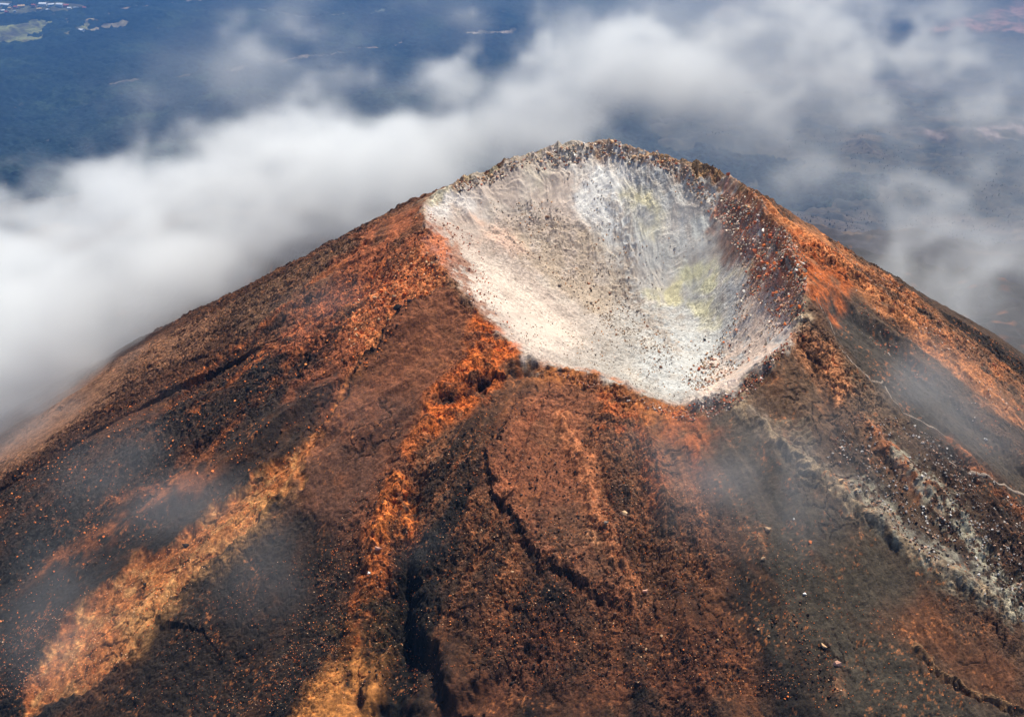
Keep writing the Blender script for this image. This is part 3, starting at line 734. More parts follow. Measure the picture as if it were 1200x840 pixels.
NAMED = [(791, 291, .75, "white", "bright white block alone low on the grey back wall of the crater"),
         (690, 333, .8, "orange", "orange block above a black one in the middle of the crater"),
         (693, 341, .9, "black", "black block just below an orange one in the middle of the crater"),
         (799, 431, .9, "white", "round cream boulder alone on the grey crater floor near the front rim"),
         (819, 432, 1.3, "rust", "flat reddish slab lying on the crater floor beside a cream boulder"),
         (848, 402, .8, "orange", "upper of two bright orange stones on the crater floor"),
         (855, 406, .7, "orange", "lower of two bright orange stones on the crater floor"),
         (826, 399, .8, "black", "small black stone on the blue grey crater floor left of two orange stones"),
         (170, 687, 1.1, "black", "small dark lump in the middle of the tan scree stripe"),
         (218, 641, 1.6, "black", "larger dark lump on the upper part of the tan scree stripe"),
         (476, 586, 2.2, "orange", "big orange block on the ridge above the dark gully"),
         (443, 655, 1.5, "pink", "pinkish boulder on the ridge left of the dark gully"),
         (433, 680, 1.0, "white", "pale stone left of the dark gully below a pinkish boulder"),
         (730, 612, 1.9, "tan", "tan boulder standing beside the light rib of the front slab"),
         (709, 636, 1.0, "grey", "small grey stone on the front slab left of the light rib"),
         (755, 700, 1.5, "pink", "pinkish boulder just below the tip of the front slab"),
         (948, 646, 1.0, "orange", "single orange stone on the smooth dark ash slope"),
         (929, 618, .6, "white", "tiny white stone on the smooth dark ash slope"),
         (898, 632, 1.5, "tan", "pale tan boulder at the left edge of the dark ash slope"),
         (893, 668, 1.0, "tan", "pale stone below a tan boulder at the edge of the ash slope"),
         (964, 766, 1.2, "tan", "upper tan stone on the brown slope at the bottom right"),
         (979, 790, 1.8, "pink", "big pinkish orange boulder on the brown slope at the bottom right"),
         (942, 705, .8, "white", "small pale stone on a dark outcrop below the ash slope"),
         (481, 373, 1.5, "black", "topmost black boulder on the edge beside the smooth brown slope"),
         (467, 387, 1.9, "black", "second black boulder down the edge of the smooth brown slope"),
         (452, 402, 2.3, "black", "third and largest black boulder down the edge of the smooth brown slope"),
         (395, 480, 1.5, "black", "black boulder low on the edge between orange scree and brown slope"),
         (853, 206, 1.6, "rust", "rusty crag standing up on the right shoulder of the crater rim"),
         (984, 576, 1.6, "tan", "yellowish boulder beside the grey lava band on the right slope"),
         (1001, 585, 1.0, "tan", "small yellowish stone below a yellowish boulder on the right slope"),
         (1158, 502, .9, "white", "pale stone on the dark right slope above the footpath"),
         (938, 356, 1.0, "grey", "grey block at the lower end of the short footpath on the right rim")]
for u, v, sz, nm, lb in NAMED:
    h_ = world_line([(u, v)])[0]; boulder(h_[0], h_[1], sz, nm, lb)
def bulk(px, n, names, lo_, hi_, label, group, seed, clump=.2):
    P_ = scatter(px, n, clump, seed); rk_ = np.argsort(np.argsort(-P_[:, 1])) / n
    for (x_, y_), r_ in zip(P_, rk_):
        nm = random.choice(names); sz = lo_ + (hi_ - lo_) * random.random() ** 2
        lb = label.replace("COLOUR", nm).replace("PLACE", "upper part" if r_ < .33 else "middle" if r_ < .67 else "lower part")
        boulder(float(x_), float(y_), sz, nm, ("large " if sz > lo_ + .45 * (hi_ - lo_) else "small ") + lb, group)
RED_UP = [(860, 235), (905, 262), (945, 310), (942, 372), (920, 385), (885, 350), (870, 300)]
bulk(RED_UP, 50, ["rust", "rust", "orange"], .8, 1.6, "COLOUR block in the PLACE of the red scree under the right rim", "rust red blocks under the right rim", 400)
bulk(RED_WALL, 30, ["pink", "white"], .7, 1.3, "pale COLOUR block in the PLACE of the red scree under the right rim", "pale blocks under the right rim", 401)
bulk(BANDS, 34, ["grey", "brown"], .6, 1.2, "COLOUR block in the PLACE of the rubble band crossing the crater", "blocks in the rubble band across the crater", 402)
bulk([(545, 214), (640, 177), (700, 170), (780, 188), (770, 196), (700, 182), (640, 190), (560, 212)], 40, ["grey", "tan", "tan", "white", "brown"], .6, 1.5, "craggy COLOUR rock in the PLACE of the summit crest", "rocks along the summit crest", 403, 0)
bulk([(400, 390), (430, 330), (500, 285), (520, 330), (470, 380), (410, 430)], 30, ["orange", "tan"], .7, 1.4, "COLOUR block in the PLACE of the orange patch below the left rim", "orange blocks below the left rim", 404)
bulk([(500, 640), (700, 720), (900, 700), (960, 830), (560, 830)], 34, ["orange", "tan"], .4, .7, "COLOUR stone dotting the PLACE of the dark front slope", "orange stones dotting the front slope", 405)
bulk([(1040, 520), (1090, 560), (1190, 700), (1140, 690), (1060, 590)], 26, ["white", "grey"], .6, 1.2, "COLOUR lava block in the PLACE of the pale band down the right slope", "pale blocks in the band on the right slope", 406)

# ------------------------------------------------------------------ the land far below: flank, scrub, plain
def polar(r0, r1, kr, t0, t1, dt, coarse=True):
    r = [r0]
    while r[-1] < r1: r.append(r[-1] * (1 + kr))
    r = np.array(r)
    t = np.radians(np.arange(t0, t1, dt))
    if coarse:
        t = np.concatenate([t, np.radians(np.linspace(t1, t0 + 360, 60))])
    T, Rr = np.meshgrid(t, r)
    return CX + Rr * np.cos(T), CY + Rr * np.sin(T), len(t), len(r)
lx, ly, nt_, nr_ = polar(470, 26000, .006, 52, 128, .11)
lx = lx.ravel(); ly = ly.ravel()
FL = Field(lx, ly)
ld = np.hypot(lx - CX, ly - CY)
FL.z = (land_z(lx, ly) - 5 * (1 - sstep(560, 600, ld)) + (ld > 600) * sstep(600, 900, ld) * (ridged(lx * .02, ly * .02, 4, 170, .6) * 5 * (1 - sstep(4000, 7000, ld)))).astype(f32)
def landhit(u, v): return hit(u, v, land_z)[:2]
def mixc(c, col, k): return c * (1 - k[:, None]) + col[None] * k[:, None]
m1 = fbm(lx * .0016, ly * .0016, 5, 180); m2 = fbm(lx * .012, ly * .012, 4, 185); m3 = fbm(lx * .06, ly * .06, 3, 188)
lc = np.repeat(lin(88, 74, 66)[None], len(lx), 0)
lc = mixc(lc, lin(58, 54, 58), sstep(-.08, .15, m2 + .6 * m3))
lc = mixc(lc, lin(128, 102, 88), sstep(.15, .5, m1 - .3 * m2) * .7)
lc = mixc(lc, lin(64, 70, 52), sstep(1500, 3500, ld) * .5)
def in_forest(x, y):
    """1 inside the pine forest on the plain, 0 on the volcanic scrub"""
    n = fbm(x * .0013, y * .0013, 4, 190) * 700 + fbm(x * .008, y * .008, 3, 194) * 160
    return sstep(-120, 120, (900 + .0 * y) - x + n) * sstep(2700, 3300, np.hypot(x, y) + n * .6)
OPEN = [([(-40, 36), (40, 24), (90, 22), (108, 30), (100, 42), (60, 46), (10, 52), (-40, 54)], 'a', lin(150, 150, 96)),
        ([(92, 20), (110, 20), (110, 24), (94, 24)], 'a', lin(190, 170, 120)),
        ([(-40, 4), (20, 3), (60, 4), (100, 8), (110, 14), (60, 14), (0, 18), (-40, 20)], 'a', lin(120, 116, 84)),
        ([(1070, 45), (1130, 22), (1220, -10), (1240, 40), (1160, 38)], 'a', lin(168, 126, 110)),
        ([(108, 36), (125, 32), (145, 28)], 30, lin(176, 160, 126)),
        ([(140, 11), (175, 8), (200, 4), (235, -2)], 30, lin(176, 150, 126)),
        ([(400, 62), (360, 66), (320, 76), (270, 84), (200, 94), (130, 100)], 22, lin(160, 140, 120)),
        ([(470, 52), (440, 56), (415, 57)], 20, lin(176, 150, 130)),
        ([(545, 40), (570, 38), (600, 37)], 26, lin(190, 170, 150)),
        ([(300, 10), (380, 20), (450, 12)], 18, lin(120, 130, 120)),
        ([(1050, 150), (1100, 160), (1200, 150)], 16, lin(160, 140, 130)), ([(1150, 158), (1200, 155)], 20, lin(170, 150, 140))]
open_w = []
for pts, w, col in OPEN:
    wp = np.array([landhit(max(u, -60), v) for u, v in pts]); open_w.append((wp, w, col))
def openness(x, y):
    k = np.zeros(x.shape, f32)
    wob = fbm(x * .01, y * .01, 3, 198) * 45
    for wp, w, col in open_w:
        lo = wp.min(0) - 200; hi = wp.max(0) + 200
        i = np.nonzero((x > lo[0]) & (x < hi[0]) & (y > lo[1]) & (y < hi[1]))[0]
        if w == 'a':
            dd, _, _ = seg_dist(x[i], y[i], wp, True); inn = in_poly(x[i], y[i], wp)
            kk = sstep(-25, 25, np.where(inn, dd, -dd) + wob[i])
            kk *= sstep(-.5, .2, fbm(x[i] * .009, y[i] * .004, 3, 199) + .1)
        else:
            dd, _, _ = seg_dist(x[i], y[i], wp); kk = np.exp(-((dd + wob[i] * .1) / w) ** 2)
        k[i] = np.maximum(k[i], kk)
    return k
for wp, w, col in open_w:
    lo = wp.min(0) - 200; hi = wp.max(0) + 200
    i = np.nonzero((lx > lo[0]) & (lx < hi[0]) & (ly > lo[1]) & (ly < hi[1]))[0]
    if w == 'a':
        dd, _, _ = seg_dist(lx[i], ly[i], wp, True); inn = in_poly(lx[i], ly[i], wp); kk = sstep(-40, 20, np.where(inn, dd, -dd))
    else:
        dd, _, _ = seg_dist(lx[i], ly[i], wp); kk = np.exp(-(dd / (w * 2)) ** 2)
    lc[i] = mixc(lc[i], col * .72, kk * np.clip(.55 + 1.6 * m2[i] + .6 * m3[i], 0, 1))
lq = grid_quads(nt_, nr_)
land_mat = ground_mat("lowland_ground", (.05, .03), .6, 2.0, .35)
land = mesh_np("land", np.stack([lx, ly, FL.z], -1), lq, np.clip(lc, .01, .9).astype(f32), land_mat); land["kind"] = "structure"

# forest canopy on the plain: one mass of crowns
fx, fy, nft, nfr = polar(2700, 15000, .0017, 60, 121, .085, False)
fx = fx.ravel(); fy = fy.ravel()
fm = in_forest(fx, fy) * (1 - sstep(.25, .6, openness(fx, fy)))
fz = land_z(fx, fy) + 8 + 6.5 * vnoise(fx * .085, fy * .085, 210) + 3.5 * vnoise(fx * .021, fy * .021, 211)
fz = np.where(fm > .5, fz, fz - 14)
fq = grid_quads(nft, nfr); fq = fq[(fm[fq] > .35).any(1)]
used = np.zeros(len(fx), bool); used[fq] = True; remap = np.cumsum(used) - 1; fq = remap[fq]
fcol = np.repeat(lin(30, 42, 42)[None], len(fx), 0)
fcol = mixc(fcol, lin(44, 56, 46), sstep(0, .6, fbm(fx * .004, fy * .004, 4, 213)))
fcol = fcol * (1 + .55 * vnoise(fx * .07, fy * .07, 214) + .5 * fbm(fx * .006, fy * .002, 4, 215))[:, None]
for j, (wp, w, col) in enumerate(open_w[6:8]): pass
forest_mat = ground_mat("pine_canopy", (.12, .05), .8, 3.0, .4)
forest = mesh_np("forest", np.stack([fx, fy, fz], -1)[used], fq, fcol[used].astype(f32), forest_mat)
forest["kind"] = "stuff"; forest["label"] = "dense blue green pine forest covering the plain far below the volcano"; forest["category"] = "forest"

# scattered pines on the volcanic scrub to the right
n = 26000
pr = 1100 * np.exp(rng.random(n) * math.log(8.5)); pt = np.radians(60 + rng.random(n) * 40)
px_ = CX + pr * np.cos(pt); py_ = CY + pr * np.sin(pt)
dens = fbm(px_ * .004, py_ * .004, 4, 220)
keep = (dens + rng.random(n) * .5 > .12) & (in_forest(px_, py_) < .5) & (openness(px_, py_) < .5)
px_ = px_[keep]; py_ = py_[keep]; n = len(px_)
pz_ = land_z(px_, py_) - 1
hh = 2.5 + rng.random(n) * 5; wv = hh * (.28 + .15 * rng.random(n))
ang = np.arange(6) * math.pi / 3
ring = np.stack([np.cos(ang), np.sin(ang), np.zeros(6)], -1)
tv = np.concatenate([ring * [1, 1, 0] + [0, 0, .12], ring * .62 + [0, 0, .5], [[0, 0, 1.0]]])
tf = [[i, (i + 1) % 6, 6 + (i + 1) % 6] for i in range(6)] + [[i, 6 + (i + 1) % 6, 6 + i] for i in range(6)] + [[6 + i, 6 + (i + 1) % 6, 12] for i in range(6)]
V = tv[None] * np.stack([wv, wv, hh], -1)[:, None]
V = V * (1 + .25 * (rng.random(V.shape) - .5)) + np.stack([px_, py_, pz_], -1)[:, None]
T = (np.array(tf)[None] + (np.arange(n) * 13)[:, None, None]).reshape(-1, 3)
pine_col = np.repeat((lin(84, 82, 72)[None] * (.6 + .8 * rng.random((n, 1)))), 13, 0)
pines = mesh_np("pine_woods", V.reshape(-1, 3), T, pine_col.astype(f32), forest_mat, False)
pines["kind"] = "stuff"; pines["label"] = "scattered dark pines dotting the bare volcanic land beyond the right flank"; pines["category"] = "trees"

# ------------------------------------------------------------------ haze: the air between here and the plain
def volume_mat(name, color, dens, aniso=0.0, attr=None):
    m = bpy.data.materials.new(name); m.use_nodes = True; nt = m.node_tree; nt.nodes.clear()
    o = nt.nodes.new("ShaderNodeOutputMaterial"); p = nt.nodes.new("ShaderNodeVolumePrincipled")
    p.inputs["Color"].default_value = (*color, 1); p.inputs["Density"].default_value = dens; p.inputs["Anisotropy"].default_value = aniso
    p.inputs["Density Attribute"].default_value = attr or ""
    nt.links.new(p.outputs[0], o.inputs["Volume"])
    return m
def box_mesh(name, lo, hi, mat):
    v = np.array([[x, y, z] for x in (lo[0], hi[0]) for y in (lo[1], hi[1]) for z in (lo[2], hi[2])])
    f = np.array([[0, 1, 3, 2], [4, 6, 7, 5], [0, 4, 5, 1], [2, 3, 7, 6], [0, 2, 6, 4], [1, 5, 7, 3]])
    return mesh_np(name, v, f, None, mat, False)
HAZE = 7.6e-5
zmin = float(FL.z.min()) - 1.5
haze = box_mesh("haze", (-27500, -27500, zmin), (27500, 27500, 115), volume_mat("haze_air", (.13, .37, .86), HAZE))
haze["kind"] = "stuff"; haze["label"] = "thin blue air haze over the land below"; haze["category"] = "haze"

# ------------------------------------------------------------------ clouds: real density grids
def bspl(n, N, off):
    """cubic B-spline weights of N samples over a lattice with n cells"""
    p = np.linspace(0, n, N, endpoint=False) + off; i = np.floor(p).astype(int); t = p - i
    W = np.zeros((N, n + 6), f32)
    for k, w in enumerate([(1 - t) ** 3 / 6, (3 * t ** 3 - 6 * t ** 2 + 4) / 6, (-3 * t ** 3 + 3 * t ** 2 + 3 * t + 1) / 6, t ** 3 / 6]):
        W[np.arange(N), i + k] += w
    return W
def noise3(shape, size, cell, seed, octs=4, gain=.55):
    r = np.random.default_rng(seed); out = np.zeros(shape, f32); a = 1; tot = 0
    for o in range(octs):
        Ws = [bspl(max(1, int(math.ceil(size[k] / cell[k]))), shape[k], r.random()) for k in range(3)]
        L_ = (r.random([w.shape[1] for w in Ws]) * 2 - 1).astype(f32)
        t = np.tensordot(Ws[0], L_, (1, 0)); t = np.tensordot(Ws[1], t, (1, 1)); t = np.tensordot(Ws[2], t, (1, 2))
        out += a * t.transpose(2, 1, 0); tot += a; a *= gain
        cell = [c * .5 for c in cell]
    return out / out.std()
def warp3(A, wx, wy, wz):
    """sample A at displaced voxels (nearest of a smooth field)"""
    sx, sy, sz = A.shape
    I, J, K = np.indices(A.shape)
    I = np.clip(I + wx, 0, sx - 1.01); J = np.clip(J + wy, 0, sy - 1.01); K = np.clip(K + wz, 0, sz - 1.01)
    i, j, k = I.astype(int), J.astype(int), K.astype(int); a, b, c = (I - i).astype(f32), (J - j).astype(f32), (K - k).astype(f32)
    r = 0
    for di in (0, 1):
        for dj in (0, 1):
            for dk in (0, 1):
                r = r + A[i + di, j + dj, k + dk] * (a if di else 1 - a) * (b if dj else 1 - b) * (c if dk else 1 - c)
    return r
def density_object(name, lo, hi, A, mat):
    nx, ny, nz = A.shape
    me = bpy.data.meshes.new(name); N = A.size
    me.vertices.add(N)
    g = np.stack(np.meshgrid(np.linspace(lo[0], hi[0], nx), np.linspace(lo[1], hi[1], ny), np.linspace(lo[2], hi[2], nz), indexing='ij'), -1)
    me.vertices.foreach_set("co", g.reshape(-1, 3).astype(f32).ravel())
    a = me.attributes.new("rho", 'FLOAT', 'POINT'); a.data.foreach_set("value", A.astype(f32).ravel())
    me.materials.append(mat)
    o = bpy.data.objects.new(name, me); C.objects.link(o)
    ng = bpy.data.node_groups.new(name + "_grid", 'GeometryNodeTree')
    ng.interface.new_socket("Geometry", in_out='INPUT', socket_type='NodeSocketGeometry')
    ng.interface.new_socket("Geometry", in_out='OUTPUT', socket_type='NodeSocketGeometry')
    N_ = ng.nodes.new; L = ng.links.new
    gi = N_("NodeGroupInput"); go = N_("NodeGroupOutput"); vc = N_("GeometryNodeVolumeCube"); sm = N_("GeometryNodeSetMaterial")
    vc.inputs["Min"].default_value = lo; vc.inputs["Max"].default_value = hi
    for k, r_ in zip("XYZ", (nx, ny, nz)): vc.inputs["Resolution " + k].default_value = r_
    pos = N_("GeometryNodeInputPosition"); sub = N_("ShaderNodeVectorMath"); sub.operation = 'SUBTRACT'; sub.inputs[1].default_value = lo
    L(pos.outputs[0], sub.inputs[0])
    mul = N_("ShaderNodeVectorMath"); mul.operation = 'MULTIPLY'; mul.inputs[1].default_value = tuple((n_ - 1) / (h - l) for n_, h, l in zip((nx, ny, nz), hi, lo))
    L(sub.outputs[0], mul.inputs[0])
    add = N_("ShaderNodeVectorMath"); add.operation = 'ADD'; add.inputs[1].default_value = (.5, .5, .5); L(mul.outputs[0], add.inputs[0])
    flo = N_("ShaderNodeVectorMath"); flo.operation = 'FLOOR'; L(add.outputs[0], flo.inputs[0])
    dot = N_("ShaderNodeVectorMath"); dot.operation = 'DOT_PRODUCT'; dot.inputs[1].default_value = (ny * nz, nz, 1); L(flo.outputs[0], dot.inputs[0])
    f2i = N_("FunctionNodeFloatToInt"); L(dot.outputs["Value"], f2i.inputs[0])
    at = N_("GeometryNodeInputNamedAttribute"); at.inputs[0].default_value = "rho"
    si = N_("GeometryNodeSampleIndex"); si.data_type = 'FLOAT'; si.domain = 'POINT'; si.clamp = True
    L(gi.outputs[0], si.inputs["Geometry"]); L(at.outputs[0], si.inputs["Value"]); L(f2i.outputs[0], si.inputs["Index"])
    L(si.outputs[0], vc.inputs["Density"]); L(vc.outputs[0], sm.inputs[0]); sm.inputs["Material"].default_value = mat; L(sm.outputs[0], go.inputs[0])
    o.modifiers.new("grid", 'NODES').node_group = ng
    return o

PUFFS = [(-60, 410, 380, 90, 1.1), (-30, 400, 370, 70, 1.3), (60, 380, 370, 80, .8), (130, 320, 400, 80, .6), (230, 300, 400, 60, .5), (0, 425, 375, 55, 1.1), (100, 400, 355, 60, 1.1), (200, 360, 370, 50, 1.0), (-60, 460, 385, 50, 1.1), (-40, 310, 420, 110, 1.1), (60, 335, 400, 100, 1.1), (60, 410, 375, 70, 1.1), (150, 365, 375, 80, 1.1), (180, 290, 425, 90, 1.1),
         (270, 320, 375, 60, 1.1), (300, 250, 440, 80, 1.1), (380, 262, 410, 60, 1.0), (400, 215, 440, 65, 1.1), (470, 200, 430, 55, 1.1), (-20, 245, 530, 60, .95), (80, 230, 520, 60, 1.0),
         (150, 175, 530, 44, 1.1), (70, 195, 560, 40, .6), (240, 135, 520, 40, 1.15), (285, 172, 470, 44, .9), (330, 160, 470, 48, 1.0), (-20, 470, 385, 30, .9),
         (395, 130, 460, 40, .8), (395, 65, 480, 38, .85), (345, 20, 500, 40, .45), (510, 75, 470, 40, .85), (520, 110, 460, 45, .8), (450, 170, 440, 55, 1.2), (540, 160, 420, 60, 1.1),
         (600, 115, 430, 60, 1.1), (640, 130, 420, 55, 1.2), (560, 60, 470, 40, .4), (700, 95, 430, 52, 1.4), (640, 150, 400, 50, 1.2), (745, 80, 430, 42, 1.1), (722, 62, 430, 34, 1.0), (680, 140, 410, 45, 1.1), (760, 115, 430, 50, 1.0),
         (820, 108, 430, 52, .8), (880, 135, 430, 48, .8), (860, 60, 460, 44, .35), (930, 165, 430, 44, .75), (965, 210, 420, 45, .7), (1000, 255, 410, 50, .65), (1055, 275, 410, 48, .55),
         (900, 40, 480, 40, .3), (800, 30, 480, 55, .3), (700, 15, 500, 50, .3), (1060, 110, 460, 45, .35), (1130, 100, 450, 34, .5), (1125, 255, 430, 45, .6), (1160, 200, 440, 50, .35),
         (1140, 335, 390, 42, .6), (1060, 315, 390, 38, .45), (1200, 300, 400, 50, .5), (1000, 170, 450, 40, .35), (1090, 185, 450, 40, .35), (1190, 120, 450, 50, .35), (1000, 40, 480, 70, .42), (860, 190, 400, 28, .5), (1080, 60, 480, 70, .38), (650, 70, 460, 40, .6), (620, 50, 480, 60, .35), (1060, 200, 440, 60, .42), (1100, 240, 430, 50, .4)]
VEIL = [(300, 110, 490, 70, 1.1), (330, 40, 500, 60, .9), (480, 40, 480, 60, .9), (150, 165, 520, 60, 1.0), (690, 30, 470, 60, .6), (760, 170, 400, 50, 1.0), (900, 200, 390, 50, 1.0), (1000, 150, 450, 150, 1.0), (1150, 240, 430, 120, 1.1), (850, 50, 470, 130, .9), (1100, 60, 460, 100, .7), (600, 50, 480, 100, .5), (1110, 340, 385, 80, 1.3), (1180, 300, 400, 80, 1.0), (430, 80, 480, 80, .9), (200, 150, 500, 70, .6), (1020, 280, 400, 50, 1.0)]
def puff_field(lo, hi, shape, puffs, place):
    g = [np.linspace(lo[k], hi[k], shape[k]) for k in range(3)]
    A = np.zeros(shape, f32)
    for pf in puffs:
        c, r, w = place(pf)
        e = 1
        for k in range(3):
            dk = (g[k] - c[k]) / r[k]
            s_ = [1, 1, 1]; s_[k] = -1
            e = e * np.exp(-(dk ** 2)).reshape(s_).astype(f32)
        A += w * e
    return A
def place_far(p):
    u, v, rg, rp, w = p
    d = ray(u, v); d = d / np.linalg.norm(d); c = CAM + d * rg
    r = rp / FPX * rg
    return c, (r * 1.15, r * 1.15, r * .9), w
lo = (-500., -30., -290.); hi = (400., 600., 75.)
VX = 2.8
shp = tuple(int(round((h - l) / VX)) + 1 for h, l in zip(hi, lo)); size = [h - l for h, l in zip(hi, lo)]
A = puff_field(lo, hi, shp, PUFFS, place_far)
w1 = [noise3(shp, size, (110, 110, 80), 500 + k, 3) * (3.2 if k < 2 else 2) for k in range(3)]
A = warp3(A, *w1)
nz3 = noise3(shp, size, (52, 52, 36), 510, 4, .66)
nz3 = warp3(nz3, w1[1], w1[2], w1[0])
nf = noise3(shp, size, (20, 16, 14), 530, 3, .6); nf = warp3(nf, w1[2] * .6, w1[0] * .6, w1[1] * .6)
A = 1.25 * (1 - np.exp(-A * .95))
nr = 1 - 2 * np.abs(np.clip(nf, -1, 1)); ng_ = noise3(shp, size, (9, 8, 7), 541, 2, .6); nr = nr + .45 * warp3(ng_, w1[0] * .5, w1[2] * .5, w1[1] * .5); del nf, ng_
A = np.clip(A - .42 + (.27 * nz3 + .30 * nr) * np.clip(1.25 - .55 * A, 0, 1.2) * np.clip(A * 4, 0, 1), 0, 1.0)
A = A * sstep(0, .45, A)
A += .065 * np.clip(puff_field(lo, hi, shp, VEIL, place_far), 0, 1.2) * np.clip(.8 + .9 * nz3 + .7 * nr, 0, 3.5)
# fade at the faces of the grid
for k in range(3):
    e = np.linspace(0, 1, shp[k]); e = sstep(0, .06, e) * sstep(0, .06, 1 - e); s_ = [1, 1, 1]; s_[k] = -1; A = A * e.reshape(s_).astype(f32)
A[A < .004] = 0
CLOUD = .085
cloud = density_object("cloud_bank", lo, hi, A * CLOUD, volume_mat("cloud_vapour", (.985, .993, 1.0), 1.0, 0.0, "density"))
cloud["kind"] = "stuff"; cloud["label"] = "white cloud bank pouring in behind the summit and down the left side"; cloud["category"] = "cloud"

# thin mist drifting over the slope and steam in the crater
MIST = [(300, 650, 8, .3), (150, 600, 9, .45), (50, 650, 12, .45), (520, 700, 12, .25), (200, 470, 9, .4), (1160, 330, 20, .5), (885, 560, 20, .7), (925, 590, 14, .6), (850, 600, 16, .5), (840, 540, 16, .35), (205, 612, 9, .8), (225, 590, 8, .6), (265, 700, 11, .8), (300, 725, 11, .5), (70, 760, 10, .4),
        (140, 545, 12, .6), (100, 575, 11, .5), (60, 500, 16, 1.0), (10, 540, 16, 1.0), (150, 430, 8, .8), (30, 690, 16, .6), (70, 740, 18, .5), (420, 360, 12, .35), (330, 420, 12, .35), (360, 390, 10, .35),
        (1060, 440, 16, .6), (1080, 490, 16, .6), (980, 350, 12, .35), (1150, 520, 14, .5), (820, 290, 16, .6), (800, 270, 14, .6), (725, 300, 14, .35), (690, 250, 12, .35), (560, 330, 12, .2), (760, 560, 18, .4), (480, 640, 12, .2), (420, 480, 14, .3), (640, 470, 10, .3)]
def place_near(p):
    u, v, r_, w = p
    h_ = hit(u, v); d = ray(u, v); d = d / np.linalg.norm(d)
    return h_ - d * r_ * .55, (r_ * 1.0, r_ * .8, r_ * .55), w
lo = (-175., -115., -125.); hi = (165., 110., 25.)
shp = tuple(int(round((h - l) / 1.8)) + 1 for h, l in zip(hi, lo)); size = [h - l for h, l in zip(hi, lo)]
M = puff_field(lo, hi, shp, MIST, place_near)
nm3 = noise3(shp, size, (18, 18, 12), 600, 4, .7)
w2 = [noise3(shp, size, (40, 40, 30), 610 + k, 3) * 4 for k in range(3)]
M = warp3(M, *[w_ * .35 for w_ in w2]); nm3 = warp3(nm3, w2[1], w2[2], w2[0])
M = np.clip(M * (1 + .65 * nm3) - .14, 0, 1.5)
for k in range(3):
    e = np.linspace(0, 1, shp[k]); e = sstep(0, .08, e) * sstep(0, .08, 1 - e); s_ = [1, 1, 1]; s_[k] = -1; M = M * e.reshape(s_).astype(f32)
M[M < .004] = 0
mist = density_object("mist", lo, hi, M * .0125, volume_mat("thin_mist", (.93, .96, 1.0), 1.0, .1, "density"))
mist["kind"] = "stuff"; mist["label"] = "thin grey mist drifting over the slopes and steaming in the crater"; mist["category"] = "mist"

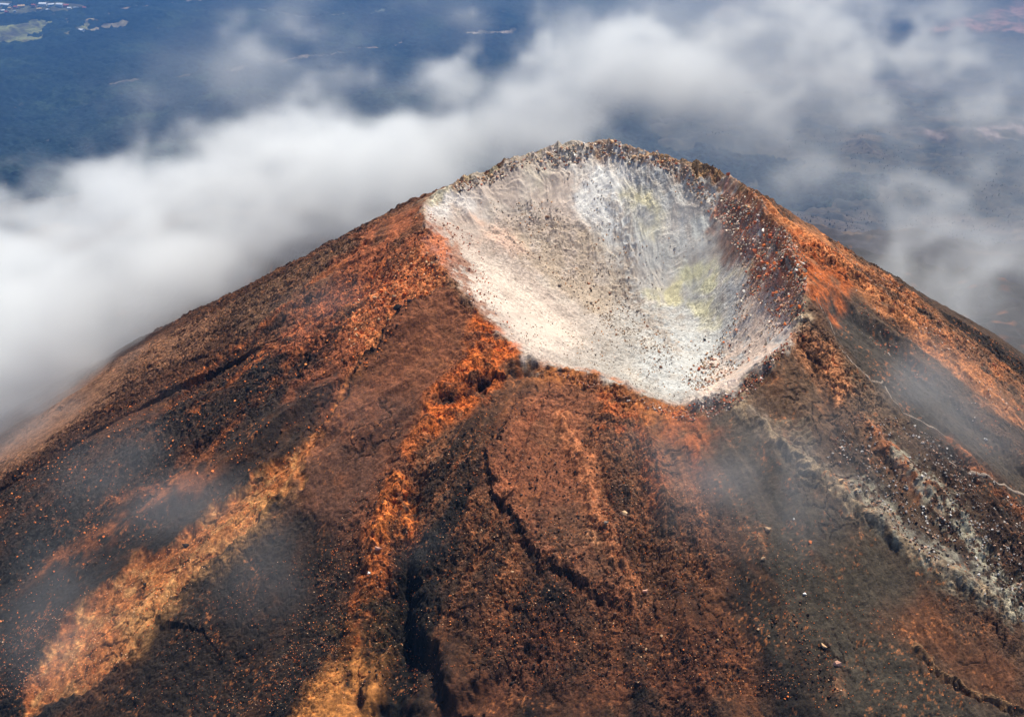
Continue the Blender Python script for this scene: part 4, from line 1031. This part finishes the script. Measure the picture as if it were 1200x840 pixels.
# ------------------------------------------------------------------ the village on the plain
def house(u, v, w, dp, h, wallc, roofc, label, rot=0.0):
    x, y = landhit(u, v); z = float(land_z(np.array([x]), np.array([y]))[0])
    e = bpy.data.objects.new("house", None); C.objects.link(e); e.location = (x, y, z); e.rotation_euler = (0, 0, rot)
    e["label"] = label; e["category"] = "house"; e["group"] = "houses of the village on the plain"
    key = {"white": lin(232, 230, 226), "cream": lin(220, 190, 140), "pink": lin(206, 150, 140), "grey": lin(190, 198, 206)}
    rk = {"red": lin(176, 96, 78), "white": lin(226, 228, 232), "grey": lin(150, 156, 160), "tan": lin(206, 170, 120)}
    wm = house_mats.setdefault("wall_" + wallc, None) or flat_mat(wallc + "_plaster", key[wallc], .8, .3, .08)
    rm = house_mats.setdefault("roof_" + roofc, None) or flat_mat(roofc + "_roof", rk[roofc], .8, .5, .15)
    house_mats["wall_" + wallc] = wm; house_mats["roof_" + roofc] = rm
    def part(nm, V, Fc, m):
        me = bpy.data.meshes.new(nm); me.from_pydata(V, [], Fc); me.materials.append(m)
        o = bpy.data.objects.new(nm, me); C.objects.link(o); o.parent = e; return o
    a, b = w / 2, dp / 2; rg = h + dp * .22
    part("wall", [(-a, -b, -6), (a, -b, -6), (a, b, -6), (-a, b, -6), (-a, -b, h), (a, -b, h), (a, b, h), (-a, b, h), (-a, 0, rg - .3), (a, 0, rg - .3)],
         [(0, 1, 5, 4), (2, 3, 7, 6), (1, 2, 6, 9, 5), (3, 0, 4, 8, 7), (3, 2, 1, 0)], wm)
    A_, B_ = a + .8, b + 1.0; t = .5; eh = h - .2
    part("roof", [(-A_, -B_, eh), (A_, -B_, eh), (A_, 0, rg), (-A_, 0, rg), (-A_, B_, eh), (A_, B_, eh),
                  (-A_, -B_, eh + t), (A_, -B_, eh + t), (A_, 0, rg + t), (-A_, 0, rg + t), (-A_, B_, eh + t), (A_, B_, eh + t)],
         [(6, 7, 8, 9), (9, 8, 11, 10), (0, 3, 2, 1), (3, 4, 5, 2), (0, 1, 7, 6), (4, 10, 11, 5), (1, 2, 8, 7), (2, 5, 11, 8), (0, 6, 9, 3), (3, 9, 10, 4)], rm)
house_mats = {}
for a_ in [(1, 7, 40, 26, 10, "white", "white", "white house cut by the left edge of the photo, topmost there"),
           (9, 8, 42, 30, 14, "white", "white", "big white house in the leftmost cluster of the village"),
           (12, 11, 22, 18, 8, "cream", "tan", "small cream house below the big white one in the leftmost cluster"),
           (3, 14, 26, 18, 8, "grey", "white", "pale grey house lowest at the left edge of the village"),
           (8, 15.5, 22, 16, 7, "pink", "red", "small pink house at the lower edge of the leftmost cluster"),
           (18, 9.5, 22, 18, 7, "pink", "red", "small pink house between the leftmost cluster and the tan one"),
           (25, 8.5, 42, 28, 9, "cream", "tan", "wide tan roofed house alone in the left half of the village"),
           (17.5, 15, 14, 12, 6, "grey", "grey", "tiny grey house below the tan roofed one"),
           (40, 8, 30, 18, 8, "pink", "red", "red roofed house left of the brightest white block of the village"),
           (51, 7.5, 48, 34, 15, "white", "white", "brightest and largest white building in the middle of the village"),
           (46, 11.5, 26, 18, 7, "cream", "tan", "cream house just below the brightest white building, left one"),
           (56, 12, 18, 14, 6, "grey", "white", "small white house just below the brightest white building, right one"),
           (60, 7.2, 34, 22, 9, "grey", "white", "long pale building right of the brightest white one"),
           (70.5, 7.6, 46, 28, 10, "white", "white", "wide white building beside a red roof in the right half of the village"),
           (77.5, 8, 28, 20, 9, "pink", "red", "red roofed house touching the wide white building"),
           (81.5, 10.8, 24, 18, 8, "white", "white", "small white house below the red roof in the right half"),
           (89, 10.4, 26, 18, 8, "grey", "grey", "bluish grey house second from the right end of the village"),
           (99, 10.6, 18, 14, 7, "pink", "red", "small red house at the right end of the village"),
           (95.5, 37, 30, 22, 9, "white", "white", "single white house beside the green field below the village")]:
    u, v, w, dp, h, wc, rc, lb = a_
    house(u, v, w, dp, h, wc, rc, lb, random.uniform(-.5, .5))
